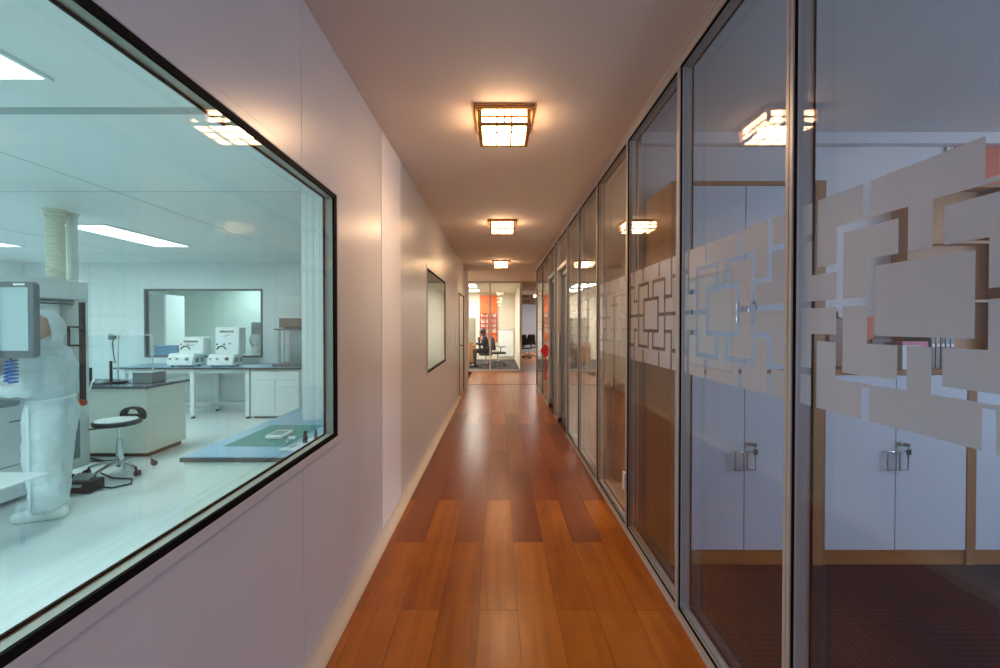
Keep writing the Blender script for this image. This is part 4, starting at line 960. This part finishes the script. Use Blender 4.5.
def person(label, c, ang, J, clothes, look=0, yaw=0, hood=True, headr=.098, z0=0, name='person'):
    """J: joints in body space (forward, left, z). One continuous body; clothing and hair are children."""
    f = V((cos(ang), sin(ang), 0)); l = V((-sin(ang), cos(ang), 0)); c = V(c)
    P = lambda k: c + f*J[k][0] + l*J[k][1] + V((0, 0, J[k][2]))
    X = lambda a, b, z: c + f*a + l*b + V((0, 0, z))
    hc = P('head'); hl = l*cos(yaw)-f*sin(yaw); hf = ((f*cos(yaw)+l*sin(yaw))*cos(look) + V((0, 0, 1))*sin(look)).normalized(); hu = hf.cross(hl)*-1 if hf.cross(hl).z < 0 else hf.cross(hl)
    body = MB()
    def chain(mb, ks, rs):
        for (a, b), (ra, rb) in zip(zip(ks, ks[1:]), zip(rs, rs[1:])): mb.cap(P(a), ra, P(b), rb)
    def torso(mb, g):
        for s_ in (-1, 1):
            o_ = l*(.075*s_)
            mb.cap(P('pelvis')+o_, .105+g, P('waist')+o_*.85, .092+g); mb.cap(P('waist')+o_*.85, .092+g, P('chest')+o_*1.05, .11+g)
            mb.cap(P('chest')+o_*1.05, .11+g, P('ls' if s_ > 0 else 'rs'), .062+g*.7)
            mb.cap(P('ls' if s_ > 0 else 'rs'), .062+g*.7, P('neck'), .05+g*.5)
    torso(body, -.02); chain(body, ['neck', 'head'], [.05, .052])
    r = headr
    body.ball(hc+hu*.02, r, 20, 14); body.ball(hc-hu*.045+hf*.02, r*.74, 18, 12)
    body.cap(hc+hf*(r*.95)+hu*.0, .012, hc+hf*(r*1.14)-hu*.032, .013, 8)        # nose
    body.cap(hc+hf*(r*.86)-hu*.068+hl*.018, .009, hc+hf*(r*.86)-hu*.068-hl*.018, .009, 8)  # lips
    body.ball(hc+hf*(r*.72)-hu*.10, .024)                                          # chin
    for s_ in (-1, 1): body.ball(hc+hl*s_*r*.97-hf*.005-hu*.01, .022, sc=(.8, .8, 1.2))
    for s_ in ('l', 'r'):
        chain(body, [s_+'s', s_+'e', s_+'w'], [.048, .040, .028]); chain(body, [s_+'h', s_+'k', s_+'a'], [.075, .052, .036]); chain(body, [s_+'a', s_+'t'], [.036, .026])
        hand(body, P(s_+'w'), P(s_+'w')-P(s_+'e') if 'hd' not in J else (f*J['hd'][0]+V((0, 0, J['hd'][2]))), (0, 0, -1), 1 if s_ == 'l' else -1, .95)
    o = tag(body.build(name, 'skin'), label, 'person'); vox(o, .0075, 3)
    for s_ in (-1, 1):
        e = hc+hf*(r*.93)+hl*s_*.033+hu*.006
        MB().ball(e-hf*.006, .0115).build('eye', 'whitepaper', o); MB().ball(e+hf*.001, .0060).build('pupil', 'hair', o)
        MB().cap(e+hu*.022-hl*.014, .004, e+hu*.024+hl*.014, .004, 6).build('eyebrow', 'hair', o)
    cm, tm = clothes
    ct_ = MB(); torso(ct_, .012 if not hood else .006)
    for s_ in ('l', 'r'):
        if hood: chain(ct_, [s_+'s', s_+'e', s_+'w'], [.064, .062, .044])
        else: chain(ct_, [s_+'s', s_+'e', s_+'w'], [.062, .055, .038])
    if hood:
        for s_ in ('l', 'r'):
            chain(ct_, [s_+'h', s_+'k'], [.122, .104]); ct_.cyl(P(s_+'k'), P(s_+'a')+V((0, 0, -.02)), .104, .098, 20)
        o2_ = ct_.build('coverall', cm, o); vox(o2_, .011, 3, .032, .085)
    else:
        o2_ = ct_.build('jacket', cm, o); vox(o2_, .012, 4, .015, .08)
        tr_ = MB()
        for s_ in ('l', 'r'): chain(tr_, [s_+'h', s_+'k', s_+'a'], [.095, .07, .05])
        tr_.cap(P('lh'), .1, P('rh'), .1); vox(tr_.build('trousers', tm, o), .012, 4, .01, .08)
    # hood or hair as a shell open at the face
    sh = MB(); rr = r*(1.17 if hood else 1.10); nn, mm = 28, 18; keep = {}
    def hp(i, j):
        th = 2*pi*i/nn; ph = -pi/2+pi*j/mm
        return V((cos(ph)*cos(th), cos(ph)*sin(th), sin(ph)))
    vs = [hc+(hf*q.x*1.02+hl*q.y*.97+hu*(q.z*1.12-.03))*rr for j in range(mm+1) for i in range(nn) for q in [hp(i, j)]]
    fs = []
    for j in range(mm):
        for i in range(nn):
            q = hp(i+.5, j+.5)
            if hood:
                if q.x > .24 and -.80 < q.z < .80: continue
            else:
                if q.z < -.35 and q.x > -.4 or q.x > .55 and q.z < .62 or abs(q.y) > .9 and q.z < -.1: continue
            fs.append((j*nn+i, j*nn+(i+1) % nn, (j+1)*nn+(i+1) % nn, (j+1)*nn+i))
    sh.add(vs, fs); h_ = sh.build('hood' if hood else 'hair', cm if hood else 'hair', o)
    sd = h_.modifiers.new('solid', 'SOLIDIFY'); sd.thickness = .012; sd.offset = 1
    if hood:
        cp = MB(); cp.cap(P('neck')+V((0, 0, .02)), .080, P('neck')-V((0, 0, .04)), .115); cp.cap(hc-hu*.085-hf*.03, .088, P('neck'), .09)
        vox(cp.build('hood_cape', cm, o), .011, 5, .012, .06)
    for s_ in ('l', 'r'):
        sh_ = MB(); g_ = .012 if hood else .0
        a, t_ = P(s_+'a'), P(s_+'t'); dd = (t_-a); dd.z = 0; dd.normalize()
        hz = c.z + z0 if hood else a.z-.075
        bz = z0
        sh_.cap(V((a.x, a.y, bz+.05))-dd*.05, .05+g_-.005, V((a.x, a.y, bz+.05))+dd*.06, .05+g_-.005); sh_.cap(V((a.x, a.y, bz+.05))+dd*.06, .05+g_-.005, V((a.x, a.y, bz+.04))+dd*.17, .04+g_-.005)
        if hood: sh_.cap(V((a.x, a.y, bz+.05))-dd*.02, .055, V((a.x, a.y, bz+.16)), .065)
        q_ = sh_.build('shoe_cover' if hood else 'shoe', 'shoe' if hood else 'blackplastic', o); vox(q_, .009, 4)
        if hood:
            g2 = MB(); hand(g2, P(s_+'w'), P(s_+'w')-P(s_+'e') if 'hd' not in J else (f*J['hd'][0]+V((0, 0, J['hd'][2]))), (0, 0, -1), 1 if s_ == 'l' else -1, 1.08); g2.cap(P(s_+'w'), .036, P(s_+'w')+(P(s_+'e')-P(s_+'w'))*.25, .042)
            vox(g2.build('glove', 'shoe', o), .0055, 2)
    return o, P, f, l
ANG = math.atan2(-.36, -.93)
JS = dict(pelvis=(0, 0, .80), waist=(0.0, 0, .94), chest=(.0, 0, 1.12), neck=(.045, 0, 1.275), head=(.05, 0, 1.425),
          ls=(.02, .165, 1.225), le=(.03, .225, .985), lw=(.215, .19, .985), rs=(.02, -.165, 1.225), re=(.10, -.215, 1.0), rw=(.30, -.10, 1.03),
          lh=(0, .085, .78), lk=(.01, .10, .44), la=(-.03, .105, .10), lt=(.10, .11, .035), rh=(0, -.085, .78), rk=(.03, -.095, .44), ra=(.05, -.10, .10), rt=(.21, -.10, .035), hd=(1, 0, -.25))
PW, P_, f_, l_ = person('person in white hooded coverall standing at the machine, face half hidden', (-3.41, 3.20, 0), ANG, JS, ('coverall', None), look=-.15, yaw=1.05)
# trouser side seam and waist cord
sm = MB()
pts = []
for z, out2 in ((.86, .212), (.70, .212), (.55, .210), (.44, .208), (.30, .206), (.12, .204)):
    pts.append(V((-3.41, 3.20, 0)) + f_*.03 + l_*out2 + V((0, 0, z)))
sm.tube(pts, .008, 6); sm.build('side_seam', 'seamwhite', PW)
bt = MB(); bt.tube([V((-3.41, 3.20, .895)) + f_*.112*cos(a) + l_*.174*sin(a) for a in [2*pi*i/36 for i in range(36)]], .012, 8, closed=True); bt.build('waistband', 'seamwhite', PW)
# hooded worker in the next room
JT = dict(pelvis=(0, 0, .52), waist=(.02, 0, .66), chest=(.06, 0, .84), neck=(.09, 0, 1.0), head=(.14, 0, 1.13),
          ls=(.06, .165, .94), le=(.14, .21, .72), lw=(.34, .14, .74), rs=(.06, -.165, .94), re=(.14, -.21, .72), rw=(.34, -.14, .74),
          lh=(0, .09, .50), lk=(.40, .10, .50), la=(.40, .10, .10), lt=(.54, .10, .035), rh=(0, -.09, .50), rk=(.40, -.10, .50), ra=(.40, -.10, .10), rt=(.54, -.10, .035), hd=(1, 0, -.2))
person('seated person in white hood seen through the inner window', (-4.50, 8.05, 0), R(190), JT, ('coverall', None), look=-.4)
ch = thing('work_stool', (-4.47, 8.05, 0), 'round stool under the seated worker behind the inner window', 'stool')
MB().cyl((-4.47, 8.05, .31), (-4.47, 8.05, .35), .17).build('seat', 'blackplastic', ch, bevel=.01); MB().cyl((-4.47, 8.05, .03), (-4.47, 8.05, .31), .03).build('column', 'steel', ch); MB().lathe([(.2, 0), (.2, .02), (.04, .035)], (-4.47, 8.05, 0)).build('base', 'greyplastic', ch)
# person in the far office
JO = dict(JT)
JO = {k: ((v[0], v[1], v[2]+.065) if k not in ('la', 'ra', 'lt', 'rt', 'hd') else v) for k, v in JO.items()}
person('dark-haired person in dark jacket seated in the far office', (-.40, 14.2, 0), R(180), JO, ('navy', 'trouser'), look=-.1, hood=False)

# ------------------------------------------------------------------ world, view
w = bpy.data.worlds.new('world'); S.world = w; w.use_nodes = True
w.node_tree.nodes['Background'].inputs[0].default_value = (.55, .68, .9, 1); w.node_tree.nodes['Background'].inputs[1].default_value = .25
S.view_settings.view_transform = 'Standard'; S.view_settings.look = 'None'; S.view_settings.exposure = 0; S.view_settings.gamma = 1
S.view_settings.use_curve_mapping = False
cy = S.cycles
cy.use_denoising = True; cy.max_bounces = 14; cy.diffuse_bounces = 5; cy.glossy_bounces = 8; cy.transmission_bounces = 8; cy.transparent_max_bounces = 40
cy.sample_clamp_indirect = 3; cy.use_adaptive_sampling = False; cy.caustics_reflective = False; cy.caustics_refractive = False
